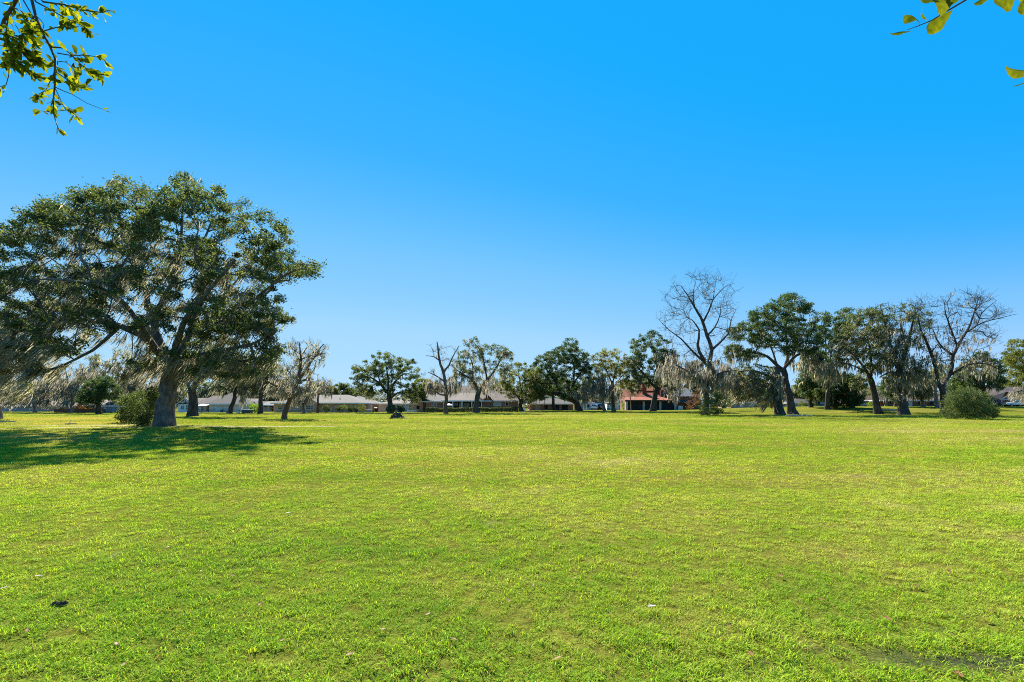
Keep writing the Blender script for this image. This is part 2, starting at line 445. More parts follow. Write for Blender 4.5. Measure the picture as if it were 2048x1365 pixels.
    foot = ramp(n, l, al.outputs["Fac"], [(0.0, (0.25, 0.25, 0.25)), (0.5, (1, 1, 1))])
    c = mixc(n, l, foot, (0.085, 0.065, 0.018), c)                  # brown sheaths, darkened to paint shade in at the foot of every blade
    dr = n.new("ShaderNodeAttribute"); dr.attribute_type = 'INSTANCER'; dr.attribute_name = "dryness"
    c = mixc(n, l, dr.outputs["Fac"], c, mixc(n, l, r, (0.34, 0.24, 0.04), (0.46, 0.36, 0.13)))
    p = n.new("ShaderNodeBsdfPrincipled"); p.inputs["Roughness"].default_value = 0.7; p.inputs["Specular IOR Level"].default_value = 0.02
    l.new(c, p.inputs["Base Color"])
    t = n.new("ShaderNodeBsdfTranslucent")
    l.new(mixc(n, l, 1.0, c, (1.5, 1.4, 0.7), 'MULTIPLY'), t.inputs["Color"])
    mx = n.new("ShaderNodeMixShader"); mx.inputs[0].default_value = 0.42
    l.new(p.outputs[0], mx.inputs[1]); l.new(t.outputs[0], mx.inputs[2])
    l.new(mx.outputs[0], out.inputs[0])
    M['blade'] = m
build_mats()
# ------------------------------------------------------------------ the lawn sheet
# worn places and painted shade: (kind, photo x, photo y, half-width in photo pixels, half-depth in metres, strength); kinds: dry turf, sandy soil, red soil, painted shade
SPOTS = ((0, 120, 838, 200, 7, .5), (0, 500, 829, 150, 9, .45), (0, 560, 846, 150, 4, .38), (0, 870, 836, 110, 5, .33), (0, 1010, 837, 90, 5, .42),
              (0, 1230, 833, 120, 6, .25), (0, 1430, 888, 60, 1.2, .30), (0, 1900, 862, 160, 2.2, .22), (0, 1180, 868, 140, 1.5, .18), (0, 1560, 850, 160, 2.5, .25), (0, 950, 926, 130, 1.0, .22), (0, 180, 846, 180, 4, .5),
              (1, 220, 851, 260, 1.8, .55), (1, 430, 853, 120, 1.5, .5), (1, 40, 845, 80, 3, .35), (1, 1480, 898, 70, 0.7, .28), (1, 2035, 927, 40, 0.35, .5), (1, 230, 1115, 26, 0.25, .45), (1, 1340, 905, 60, .6, .2),
              (2, 1400, 833, 70, 3.5, .42), (2, 1500, 834, 60, 3.5, .52), (2, 1570, 833, 60, 3, .45), (2, 1700, 826, 70, 4, .33), (0, 1700, 824, 90, 6, .3), (1, 330, 853, 60, 1.6, .5), (2, 300, 850, 70, 1.6, .4), (2, 1755, 828, 30, 1.6, .5), (2, 1806, 829, 36, 1.6, .5), (2, 1575, 830, 40, 1.8, .5),
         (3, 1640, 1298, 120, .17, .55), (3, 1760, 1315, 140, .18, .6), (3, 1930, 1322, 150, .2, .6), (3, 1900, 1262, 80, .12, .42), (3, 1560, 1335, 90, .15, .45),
         (0, 700, 905, 160, 1.6, .24), (0, 1500, 960, 190, .9, .2), (0, 500, 985, 170, .8, .2), (0, 1750, 905, 150, 1.2, .24), (1, 1000, 1045, 60, .25, .26), (1, 640, 1180, 40, .12, .3))
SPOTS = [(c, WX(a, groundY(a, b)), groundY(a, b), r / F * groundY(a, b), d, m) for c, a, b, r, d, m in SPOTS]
def wear_shade(x, y):
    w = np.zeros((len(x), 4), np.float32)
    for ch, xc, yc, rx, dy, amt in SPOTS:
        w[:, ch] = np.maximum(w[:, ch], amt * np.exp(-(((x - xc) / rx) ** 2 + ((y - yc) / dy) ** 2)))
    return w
PATHC = np.array([(WX(a, groundY(a, b)), groundY(a, b)) for a, b in ((-260, 862), (-60, 858), (120, 856.5), (300, 855.5), (460, 854.8), (600, 854), (690, 853.4))])

def build_lawn():
    ys = np.concatenate([np.linspace(-60, -2, 12), np.arange(-1, 9, 0.14), np.arange(9, 40, 0.8), np.arange(40, 180, 1.6), np.geomspace(180, 3000, 30)])
    xs = np.concatenate([-np.geomspace(3000, 140, 24), np.arange(-138, -8, 2.0), np.arange(-8, 8, 0.2), np.arange(8, 139, 2.0), np.geomspace(140, 3000, 24)])
    X, Yg = np.meshgrid(xs, ys)
    V = np.stack([X, Yg, terrain(X, Yg)], -1).reshape(-1, 3)
    nx, ny = len(xs), len(ys)
    i = np.arange(ny - 1)[:, None] * nx + np.arange(nx - 1)[None]
    i = i.ravel()
    o = np_mesh("lawn", V, [np.stack([i, i + 1, i + 1 + nx, i + nx], 1)], M['turf'], None, True)
    tag(o, kind='structure')
    o["label"] = "broad mown green lawn stretching to the houses"
    w = wear_shade(V[:, 0], V[:, 1])
    ca = o.data.color_attributes.new("wear_shade", 'FLOAT_COLOR', 'POINT')
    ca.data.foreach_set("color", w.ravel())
    return o
LAWN = build_lawn()

def build_path():
    """A narrow pale cart path that crosses behind the big oak's shade and fades into the turf."""
    c = list(PATHC)
    dense = []
    for a, b in zip(c[:-1], c[1:]):
        for t in np.linspace(0, 1, 14, endpoint=False): dense.append(a + (b - a) * t)
    dense.append(c[-1])
    V, Fq = [], []
    for k, p in enumerate(dense):
        half = 0.62 * (1 - 0.75 * (k / len(dense)) ** 5)
        wob = 0.12 * math.sin(k * 1.7) + 0.06 * math.sin(k * 4.3)
        for e in (p[1] - half + wob, p[1] + half - wob * 0.5):
            V.append((p[0], e, tz(p[0], e) + 0.016))
        if k: Fq.append((2 * k - 2, 2 * k, 2 * k + 1, 2 * k - 1))
    o = np_mesh("path", np.array(V), [np.array(Fq)], M['path'], None, True)
    return tag(o, "narrow pale path crossing the lawn in front of the big oak", kind='structure')
build_path()

# ------------------------------------------------------------------ grass blades (countless: one object of stuff)
def tuft(name, nb, rad, lmin, lmax, width, seg, lean, seed):
    r = np.random.default_rng(seed)
    V, Q, T, AL = [], [], [], []
    for _ in range(nb):
        a = r.uniform(0, 2 * math.pi); d = rad * math.sqrt(r.uniform())
        b = np.array([d * math.cos(a), d * math.sin(a), -0.006])
        yaw = r.uniform(0, 2 * math.pi); L = r.uniform(lmin, lmax); le = r.uniform(*lean)
        h = np.array([math.cos(yaw), math.sin(yaw), 0]); s = np.array([-math.sin(yaw), math.cos(yaw), 0]) * width * r.uniform(0.7, 1.3) * 0.5
        i0 = len(V)
        p = b.copy(); ang = math.radians(le)
        for k in range(seg + 1):
            t = k / seg
            w = s * (1.0 - 0.85 * t ** 1.5)
            if k == seg: V.append(p.copy()); AL.append(1.0)
            else: V += [p - w, p + w]; AL += [t, t]
            st = L / seg
            p = p + (h * math.sin(ang) + np.array([0, 0, 1]) * math.cos(ang)) * st
            ang = min(ang + math.radians(r.uniform(12, 34)), 1.75)
        for k in range(seg - 1): Q.append((i0 + 2 * k, i0 + 2 * k + 1, i0 + 2 * k + 3, i0 + 2 * k + 2))
        T.append((i0 + 2 * seg - 2, i0 + 2 * seg - 1, i0 + 2 * seg))
    me = bpy.data.meshes.new(name)
    me.from_pydata([tuple(v) for v in V], [], [tuple(q) for q in Q] + [tuple(t) for t in T])
    me.materials.append(M['blade'])
    me.polygons.foreach_set("use_smooth", np.ones(len(me.polygons), bool))
    me.attributes.new("along", 'FLOAT', 'POINT').data.foreach_set("value", np.array(AL, np.float32))
    return bpy.data.objects.new(name, me)          # a pattern for the lawn's own nodes, never in the scene itself

def scatter(name, label, bands, pats):
    """Points on the lawn -> instances of the blade patterns."""
    pos, scl, rot, idx, dry = [], [], [], [], []
    for (y0, y1, dens, s0, s1, ids) in bands:
        ww = lambda y: 1.14 * y + 2.5
        area = 1.14 * (y1 * y1 - y0 * y0) + 5.0 * (y1 - y0)
        n = int(area * dens)
        u = rng.uniform(size=n)
        yy = np.sqrt(u * ((y1 + 2.2) ** 2 - (y0 + 2.2) ** 2) + (y0 + 2.2) ** 2) - 2.2
        xx = rng.uniform(-1, 1, n) * ww(yy)
        clump = np.sin(xx * 1.9 + np.sin(yy * 1.3) * 2) * np.sin(yy * 2.3 + np.sin(xx * 1.7) * 2) + np.sin(xx * 0.7 - yy * .6) * .6
        keep = rng.uniform(size=n) < 0.90 + 0.10 * clump
        w = wear_shade(xx, yy)
        nz = 0.25 * np.sin(xx * 1.3 + 2 * np.sin(yy * .9)) * np.sin(yy * 1.7 + 1.5 * np.sin(xx * .8)) + rng.normal(0, .12, n)
        keep &= (np.maximum(w[:, 1], w[:, 2]) + nz * 0.8) < 0.36
        keep &= (w[:, 3] + rng.normal(0, .2, n)) < 0.38  # thin the grass over the painted shade
        yp = np.interp(xx, PATHC[:, 0], PATHC[:, 1])
        keep &= ~((np.abs(yy - yp) < 0.42 + 0.22 * np.sin(xx * .9) + rng.normal(0, .25, n)) & (xx < PATHC[-1, 0]))
        dd = np.clip((w[:, 0] + nz - .10) * 1.6, 0, .85) * (w[:, 0] > .03)
        xx, yy, clump, dd = xx[keep], yy[keep], clump[keep], dd[keep]
        dry.append(dd)
        pos.append(np.stack([xx, yy, terrain(xx, yy)], 1))
        scl.append(rng.uniform(s0, s1, len(xx)) * (1 + 0.08 * clump))
        rot.append(np.stack([rng.normal(0, .16, len(xx)), rng.normal(0, .16, len(xx)), rng.uniform(0, 6.28, len(xx))], 1))
        idx.append(rng.choice(ids, len(xx)))
    pos, scl, rot, idx, dry = (np.concatenate(a) for a in (pos, scl, rot, idx, dry))
    me = bpy.data.meshes.new(name)
    me.vertices.add(len(pos)); me.vertices.foreach_set("co", pos.astype(np.float32).ravel())
    for nm, tp, arr, key in (("scl", 'FLOAT', scl, "value"), ("rot", 'FLOAT_VECTOR', rot, "vector"), ("idx", 'INT', idx, "value"), ("dryness", 'FLOAT', dry, "value")):
        a = me.attributes.new(nm, tp, 'POINT')
        a.data.foreach_set(key, (arr.astype(np.int32) if tp == 'INT' else arr.astype(np.float32)).ravel())
    me.materials.append(M['blade'])
    o = link_mesh(name, me)
    ng = bpy.data.node_groups.new(name + "_nodes", 'GeometryNodeTree')
    ng.interface.new_socket("Geometry", in_out='INPUT', socket_type='NodeSocketGeometry')
    ng.interface.new_socket("Geometry", in_out='OUTPUT', socket_type='NodeSocketGeometry')
    N, L = ng.nodes, ng.links
    gi, go = N.new("NodeGroupInput"), N.new("NodeGroupOutput")
    g2i = N.new("GeometryNodeGeometryToInstance")
    # multi-input links stack in reverse, so link the last pattern first
    for p in reversed(pats):
        oi = N.new("GeometryNodeObjectInfo"); oi.inputs["Object"].default_value = p
        L.new(oi.outputs["Geometry"], g2i.inputs[0])
    iop = N.new("GeometryNodeInstanceOnPoints")
    iop.inputs["Pick Instance"].default_value = True
    def attr(nm, tp):
        a = N.new("GeometryNodeInputNamedAttribute"); a.data_type = tp; a.inputs["Name"].default_value = nm
        return a.outputs["Attribute"]
    e2r = N.new("FunctionNodeEulerToRotation")
    L.new(attr("rot", 'FLOAT_VECTOR'), e2r.inputs[0])
    L.new(gi.outputs[0], iop.inputs["Points"]); L.new(g2i.outputs[0], iop.inputs["Instance"])
    L.new(attr("idx", 'INT'), iop.inputs["Instance Index"]); L.new(e2r.outputs[0], iop.inputs["Rotation"])
    L.new(attr("scl", 'FLOAT'), iop.inputs["Scale"])
    L.new(iop.outputs[0], go.inputs[0])
    mod = o.modifiers.new("blades", 'NODES'); mod.node_group = ng
    return tag(o, label, kind='stuff')

PATS = [tuft("turf_tuft", 46, 0.075, 0.030, 0.062, 0.0042, 3, (15, 62), 11),
        tuft("turf_tuft", 46, 0.075, 0.028, 0.055, 0.0046, 3, (25, 70), 12),
        tuft("turf_tuft", 40, 0.085, 0.035, 0.075, 0.0044, 3, (10, 58), 13),
        tuft("turf_tuft", 24, 0.065, 0.045, 0.085, 0.0052, 4, (5, 45), 14),
        tuft("broad_tuft", 48, 0.16, 0.026, 0.055, 0.0085, 2, (15, 60), 15),
        tuft("broad_tuft", 60, 0.42, 0.030, 0.060, 0.015, 2, (15, 60), 16)]
scatter("grass", "short green grass blades covering the lawn",
        [(1.4, 3.3, 270, 0.78, 1.35, [0, 1, 2, 0, 1, 2, 3]), (3.3, 4.6, 280, 0.70, 1.15, [0, 1, 2, 0, 1, 2, 0, 1, 2, 0, 1, 2, 3]), (4.6, 9, 185, 0.72, 1.2, [0, 1, 2, 0, 1, 2, 0, 1, 2, 3]), (9, 18, 62, 0.8, 1.2, [2, 2, 4]),
         (18, 40, 22, 0.85, 1.3, [4]), (40, 78, 9, 0.9, 1.4, [4, 4, 4, 5]), (78, 114, 3, 0.7, 1.2, [4, 5])], PATS)
# ------------------------------------------------------------------ trees
def norm(a):
    return a / np.maximum(np.linalg.norm(a, axis=-1, keepdims=True), 1e-9)

class Skel:
    """Branch graph: positions, parents and fixed radii; grows towards leaf clusters."""
    def __init__(self, seed):
        self.p, self.par, self.rf = [], [], []
        self.r = np.random.default_rng(seed)
    def add(self, pos, par, rf=0.0):
        self.p.append(np.asarray(pos, float)); self.par.append(par); self.rf.append(rf)
        return len(self.p) - 1
    def limb(self, pts, radii, step):
        """Smooth limb through pts; the first point hooks onto the nearest node if there is one."""
        pts = [np.asarray(q, float) for q in pts]
        par = -1
        if self.p:
            A = np.array(self.p); d = np.linalg.norm(A - pts[0], axis=1)
            par = int(np.argmin(d)); pts[0] = A[par]
        n = len(pts)
        ext = [2 * pts[0] - pts[1]] + pts + [2 * pts[-1] - pts[-2]]
        first = True
        for k in range(n - 1):
            p0, p1, p2, p3 = ext[k:k + 4]
            m = max(2, int(np.linalg.norm(p2 - p1) / step))
            for j in range(m + (k == n - 2)):
                t = j / m
                q = 0.5 * ((2 * p1) + (p2 - p0) * t + (2 * p0 - 5 * p1 + 4 * p2 - p3) * t * t + (3 * p1 - p0 - 3 * p2 + p3) * t ** 3)
                rr = radii[k] + (radii[k + 1] - radii[k]) * t
                if first:
                    first = False
                    if par >= 0: continue
                else:
                    q = q + self.r.normal(0, 0.10, 3) * min(rr, 0.35) * 1.6
                par = self.add(q, par, rr)
    def grow(self, targets, step, wander=0.12, sag=0.0, tip=0.01):
        """Attach every target by a curved bough to the nearest earlier node."""
        A = np.array(self.p)
        d0 = np.array([np.linalg.norm(A - t, axis=1).min() for t in targets])
        ends = []
        cap = len(self.p) + 60000
        buf = np.zeros((cap, 3)); buf[:len(A)] = A; cnt = len(A)
        zb = A[0][2]
        for i in np.argsort(d0):
            t = targets[i]
            dv = t - buf[:cnt]
            d = np.linalg.norm(dv, axis=1)
            # prefer nodes below/inside so that boughs rise and spread outwards
            cost = d * (1.0 + 0.45 * np.clip(-dv[:, 2] / np.maximum(d, 1e-6), 0, 1)) + 0.8 * (buf[:cnt, 2] < zb + 0.35 * (A[:, 2].max() - zb)) * d
            j = int(np.argmin(cost)); L = d[j]
            m = max(1, int(L / step))
            s = buf[j].copy()
            pj = self.par[j]
            dir0 = norm(s - self.p[pj]) if pj >= 0 else np.array([0, 0, 1.0])
            c1 = s + dir0 * L * 0.3 + self.r.normal(0, wander, 3) * L
            par = j
            for k in range(1, m + 1):
                u = k / m
                q = (1 - u) ** 2 * s + 2 * u * (1 - u) * c1 + u * u * t
                q = q + self.r.normal(0, wander * 0.35, 3) * step * (0 if k == m else 1)
                q[2] -= sag * L * u * (1 - u)
                par = self.add(q, par, 0.0)
                buf[cnt] = q; cnt += 1
            ends.append(par)
        return ends
    def twigs(self, ends, per, length, sub, up=0.15, tip_step=0.4):
        """Fine twigs fanning out from the bough ends."""
        new = []
        for e in ends:
            pe = self.par[e]
            base_d = norm(self.p[e] - self.p[pe]) if pe >= 0 else np.array([0, 0, 1.0])
            for _ in range(per):
                d = norm(base_d * 0.9 + self.r.normal(0, 0.62, 3) + np.array([0, 0, up]))
                L = length * self.r.uniform(0.5, 1.2)
                par = e; q = self.p[e].copy()
                if self.r.uniform() < 0.5 and pe >= 0: par = pe; q = self.p[pe].copy()
                m = max(2, int(L / tip_step))
                mids = []
                for k in range(m):
                    d = norm(d + self.r.normal(0, 0.22, 3) + np.array([0, 0, up * 0.3]))
                    q = q + d * L / m
                    par = self.add(q, par); mids.append((par, d.copy()))
                new.append(par)
                for _ in range(sub):
                    k, dd = mids[self.r.integers(0, len(mids))]
                    q2 = self.p[k].copy(); d2 = norm(dd + self.r.normal(0, 0.6, 3)); p2 = k
                    for _ in range(2):
                        d2 = norm(d2 + self.r.normal(0, 0.2, 3)); q2 = q2 + d2 * L * 0.22
                        p2 = self.add(q2, p2)
        return new
    def solve(self, tip, expo=2.35, cap=None):
        n = len(self.p)
        Pp = np.array(self.p); par = np.array(self.par)
        acc = np.zeros(n); best = np.full(n, -1); bestr = np.zeros(n); r = np.zeros(n)
        for i in range(n - 1, -1, -1):
            ri = acc[i] ** (1 / expo) if acc[i] > 0 else tip
            if self.rf[i] > 0: ri = self.rf[i] if cap is None else max(self.rf[i], min(ri, self.rf[i] * cap))
            elif cap is not None: ri = min(ri, cap_small)
            r[i] = ri
            p = par[i]
            if p >= 0:
                acc[p] += ri ** expo
                if ri > bestr[p]: bestr[p] = ri; best[p] = i
        # a child never thicker than its parent
        for i in range(n):
            p = par[i]
            if p >= 0 and self.rf[i] == 0: r[i] = min(r[i], r[p] * 0.92)
        self.P, self.parent, self.R, self.main = Pp, par, r, best
        return Pp, par, r, best
    def tubes(self, zbase, flare=0.0, lobes=0.0, minr=0.0):
        Pp, par, r, best = self.P, self.parent, self.R, self.main
        r = np.maximum(r, minr)
        n = len(Pp)
        T = np.zeros((n, 3))
        i = np.nonzero(par >= 0)[0]
        T[i] += norm(Pp[i] - Pp[par[i]])
        j = np.nonzero(best >= 0)[0]
        T[j] += norm(Pp[best[j]] - Pp[j])
        T = norm(T)
        p = par[i]
        ismain = best[p] == i
        seg = norm(Pp[i] - Pp[p])
        t0 = np.where(ismain[:, None], T[p], seg)
        r1 = r[i]; r0 = np.where(ismain, r[p], np.minimum(r[p], r1 * 1.25))
        VV, FF, off = [], [], 0
        for lo, hi, ns in ((0.15, 99, 12), (0.05, 0.15, 7), (0.0, 0.05, 3)):
            k = np.nonzero((r1 > lo) & (r1 <= hi))[0]
            if not len(k): continue
            th = np.arange(ns) * 2 * math.pi / ns
            ref = np.array([0.37, 0.86, 0.22])
            rings = []
            for c, t, rr in ((Pp[p[k]], t0[k], r0[k]), (Pp[i[k]], T[i[k]], r1[k])):
                u = norm(np.cross(t, ref)); w = np.cross(t, u)
                R = np.repeat(rr[:, None], ns, 1)
                if flare and ns == 12:
                    hgt = c[:, 2] - zbase
                    fl = np.exp(-np.clip(hgt, 0, None) / max(flare, 1e-3))[:, None]
                    R = R * (1 + 0.24 * fl * (1 + 0.7 * np.sin(5 * th + 0.7)[None]) + lobes * np.sin(3 * th + c[:, 2:3] * 0.7) + 0.5 * lobes * np.sin(7 * th - c[:, 2:3] * 1.1))
                elif ns == 12:
                    R = R * (1 + lobes * np.sin(3 * th[None] + c[:, 2:3] * 0.7))
                rings.append(c[:, None] + R[..., None] * (np.cos(th)[None, :, None] * u[:, None] + np.sin(th)[None, :, None] * w[:, None]))
            V = np.stack(rings, 1)                      # (K, 2, ns, 3)
            K = len(k)
            b = off + np.arange(K)[:, None] * 2 * ns
            a = np.arange(ns)[None]; a2 = (a + 1) % ns
            FF.append(np.stack([b + a, b + a2, b + ns + a2, b + ns + a], -1).reshape(-1, 4))
            VV.append(V.reshape(-1, 3)); off += K * 2 * ns
        return np.concatenate(VV), FF

cap_small = 0.30

def leaf_quads(cent, size, r, up=0.35, ratio=0.5):
    n = len(cent)
    nrm = norm(r.normal(0, 1, (n, 3)) + np.array([0, 0, up * 2]))
    d = norm(np.cross(nrm, r.normal(0, 1, (n, 3))))
    w = np.cross(nrm, d)
    s = size * r.uniform(0.6, 1.35, n)[:, None]
    mid = cent + d * s * 0.06 + nrm * s * 0.12
    V = np.stack([cent - d * s * 0.5, mid + w * s * ratio * 0.5, cent + d * s * 0.5, mid - w * s * ratio * 0.5], 1).reshape(-1, 3)
    return V, np.arange(n * 4).reshape(n, 4)

def moss_strips(roots, length, width, lean, r, per=4, spread=0.25):
    """Hanging moss: tapered ribbons of three segments, several to a tuft."""
    n = len(roots) * per
    root = np.repeat(roots, per, 0) + r.normal(0, spread, (n, 3)) * np.array([1, 1, 0.35])
    L = np.repeat(r.uniform(0.35, 1.0, len(roots)), per) * r.uniform(0.55, 1.15, n) * length
    down = norm(np.array([lean[0], lean[1], -1.0]) + r.normal(0, 0.13, (n, 3)))
    yaw = r.uniform(0, math.pi, n)
    side = np.stack([np.cos(yaw), np.sin(yaw), 0 * yaw], 1)
    side = norm(side - down * (side * down).sum(1, keepdims=True))
    w = width * r.uniform(0.5, 1.3, n)
    ts = np.array([0, 0.3, 0.68, 1.0]); ws = np.array([0.45, 1.0, 0.62, 0.06])
    sway = r.normal(0, 0.09, (n, 3)) * L[:, None]
    V = []
    for t, k in zip(ts, ws):
        # wind bends the free end more than the root
        c = root + down * (L * t)[:, None] + sway * math.sin(t * 3.0) + np.array([lean[0], lean[1], 0.25 * abs(lean[0])]) * (0.35 * t * t * L)[:, None]
        V += [c - side * (w * k * 0.5)[:, None], c + side * (w * k * 0.5)[:, None]]
    V = np.stack(V, 1).reshape(-1, 3)
    b = np.arange(n)[:, None] * 8
    Q = np.concatenate([b + np.array([[0, 1, 3, 2]]), b + np.array([[2, 3, 5, 4]]), b + np.array([[4, 5, 7, 6]])])
    return V, Q

def blob_points(blobs, Y, depth, n, r, cc=None):
    """Points spread in a set of photo-outline blobs, each given real depth."""
    area = np.array([b[2] * b[3] * (b[4] if len(b) > 4 else 1.0) for b in blobs], float)
    which = r.choice(len(blobs), n, p=area / area.sum())
    B = np.array([b[:4] for b in blobs], float)[which]
    a = r.uniform(0, 2 * math.pi, n); q = np.sqrt(r.uniform(0, 1, n))
    px = B[:, 0] + B[:, 2] * q * np.cos(a); py = B[:, 1] + B[:, 3] * q * np.sin(a)
    allb = np.array([b[:4] for b in blobs], float)
    x0, x1 = (allb[:, 0] - allb[:, 2]).min(), (allb[:, 0] + allb[:, 2]).max()
    y0, y1 = (allb[:, 1] - allb[:, 3]).min(), (allb[:, 1] + allb[:, 3]).max()
    u = (px - (x0 + x1) / 2) / ((x1 - x0) / 2); v = (py - (y0 + y1) / 2) / ((y1 - y0) / 2)
    dz = depth * np.sqrt(np.clip(1 - u * u * 0.9 - 0.35 * v * v, 0.06, 1)) * r.uniform(-1, 1, n)
    Yp = Y + dz
    return np.stack([(px - 1024) / F * Yp, Yp, EYE + (HOR - py) / F * Yp], 1)

def tree(name, label, cat, base, limbs, blobs, depth, ncl=150, crad=0.8, nleaf=90, lsize=0.2, leaf='leaf_oak', bark='bark',
         moss=None, twig=(3, 0.9, 0), Y=None, group=None, tip=0.012, minr=0.0, step=0.55, flare=0.5, seed=1, trunk_name="trunk", crown_name="crown",
         clump_flat=0.62, wander=0.12, limb_k=0.52, trunk_k=0.72, dens=1.0, spray=20, up=0.15):
    ncl = int(ncl * (1.75 if nleaf and dens == 1.0 else 1.0)); nleaf = int(nleaf * (1.0 if dens == 1.0 else dens)); crad = crad * (0.82 if dens == 1.0 else 1.0)
    r = np.random.default_rng(seed * 7919 + 13)
    if Y is None: Y = groundY(*base)
    if Y > 70 and dens == 1.0:                                      # far away: fewer, larger sprigs
        nleaf = int(nleaf * .6); lsize *= 1.27; step *= 1.45; spray = int(spray * .6)
        if nleaf: twig = (max(2, twig[0] - 1), twig[1], 0)
    x0 = WX(base[0], Y); zb = tz(x0, Y)
    root = thing(name, label, cat, (x0, Y, zb), group)
    mp = Y / F
    S = Skel(seed)
    for li, lm in enumerate(limbs):
        pts = [P(q[0], q[1], Y + (q[3] if len(q) > 3 else 0.0)) for q in lm]
        rad = [q[2] * mp * (trunk_k if li == 0 else limb_k) for q in lm]
        if li == 0:
            pts[0] = np.array([x0, Y, zb - 0.15])
        S.limb(pts, rad, step)
    ends = []
    cents = None
    if ncl:
        cents = blob_points(blobs, Y, depth, ncl, r)
        cents[:, 2] = np.maximum(cents[:, 2], zb + 0.4)
        ends = S.grow(list(cents), step, wander)
        if twig[0]: S.twigs(ends, twig[0], twig[1] * (0.6 if nleaf > 20 else 1.0), twig[2], up)
    S.solve(tip)
    V, FF = S.tubes(zb, flare, 0.07, minr)
    np_mesh(trunk_name, V, FF, M[bark], root, True)
    if nleaf and ncl:
        k = np.repeat(np.arange(ncl), np.maximum(4, (nleaf * r.uniform(0.45, 1.5, ncl)).astype(int)))
        cr = (crad * r.uniform(0.6, 1.3, ncl))[k]
        d = norm(r.normal(0, 1, (len(k), 3))) * (r.uniform(0, 1, len(k)) ** 0.45)[:, None]
        pts = cents[k] + d * cr[:, None] * np.array([1, 1, clump_flat])
        pts[:, 2] = np.maximum(pts[:, 2], zb + 0.05)
        # sprays of leaves along the finest twigs, between the denser clumps
        fine = np.nonzero((S.R < tip * 2.2) & (S.P[:, 2] > zb + 1.5))[0]
        if len(fine) and spray:
            kk = r.choice(fine, int(ncl * spray * min(1, nleaf / 60)))
            pts = np.concatenate([pts, S.P[kk] + r.normal(0, .2, (len(kk), 3)) * np.array([1, 1, .7])])
        Vl, Q = leaf_quads(pts, lsize, r)
        np_mesh(crown_name, Vl, [Q], M[leaf], root)
    if moss:
        for mi, ms in enumerate(moss if isinstance(moss, list) else [moss]):
            n, length, width, lean, mat = ms[:5]
            per = ms[5] if len(ms) > 5 else 4
            rmax = 0.16
            mb = ms[6] if len(ms) > 6 else None
            if mb is not None:                              # moss kept to a set of outline blobs
                roots = blob_points(mb, Y, depth * 0.8, n, r)
                A = S.P[S.R < 0.25]
                if len(A):
                    for q in range(0, n, 200):
                        dd = np.linalg.norm(roots[q:q + 200, None] - A[None], axis=2)
                        jj = dd.argmin(1); near = dd.min(1) < 1.3
                        roots[q:q + 200][near] = A[jj][near]
            else:
                cand = np.nonzero((S.R < rmax) & (S.P[:, 2] > zb + 2.0))[0]
                zc = S.P[cand, 2]; wt = 1.05 - 0.9 * (zc - zc.min()) / max(zc.max() - zc.min(), .1)
                roots = S.P[r.choice(cand, n, p=wt / wt.sum())]
            Vm, Qm = moss_strips(roots, length, width, lean, r, per, 0.16 + 0.1 * width)
            lowz = zb + 0.35
            Vm[:, 2] = np.maximum(Vm[:, 2], lowz)
            o = np_mesh("moss", Vm, [Qm], M[mat], root)
            o["kind"] = 'stuff'
    return root

def bush(name, label, base, blobs, depth, n, size, leaf, Y=None, group=None, seed=1, stems=6, cat="bush", bark='bark', cl=60, crad=0.5):
    """A trunkless shrub: stems from the ground and leaves through its volume."""
    r = np.random.default_rng(seed * 101 + 5)
    if Y is None: Y = groundY(*base)
    x0 = WX(base[0], Y); zb = tz(x0, Y)
    root = thing(name, label, cat, (x0, Y, zb), group)
    cents = blob_points(blobs, Y, depth, cl, r)
    cents[:, 2] = np.maximum(cents[:, 2], zb + 0.12)
    S = Skel(seed)
    S.add((x0, Y, zb - 0.1), -1, 0.06)
    S.add((x0, Y, zb + 0.08), 0, 0.05)
    S.grow(list(cents), max(0.25, depth * 0.25), 0.15)
    S.solve(0.008)
    V, FF = S.tubes(zb, 0, 0, 0.006)
    np_mesh("stem", V, FF, M[bark], root, True)
    k = r.integers(0, cl, n)
    d = norm(r.normal(0, 1, (n, 3))) * (r.uniform(0, 1, n) ** 0.5)[:, None]
    pts = cents[k] + d * crad * np.array([1, 1, 0.85])
    pts[:, 2] = np.maximum(pts[:, 2], zb + 0.03)
    # stray shoots that break the outline
    ns = max(6, cl // 3); c0 = cents.mean(0)
    pick = r.integers(0, cl, ns)
    dirs = norm(norm(cents[pick] - c0) * .8 + np.array([0, 0, .55]) + r.normal(0, .3, (ns, 3)))
    per = max(8, int(n * .16 / ns))
    u = r.uniform(0.2, 1, (ns, per))
    ln = crad * r.uniform(1.1, 2.3, ns)[:, None]
    sh = cents[pick][:, None] + dirs[:, None] * (u * ln)[..., None] + r.normal(0, .06, (ns, per, 3)) * crad * 2
    pts = np.concatenate([pts, sh.reshape(-1, 3)])
    pts[:, 2] = np.maximum(pts[:, 2], zb + 0.03)
    Vl, Q = leaf_quads(pts, size, r, 0.15)
    np_mesh("foliage", Vl, [Q], M[leaf], root)
    return root
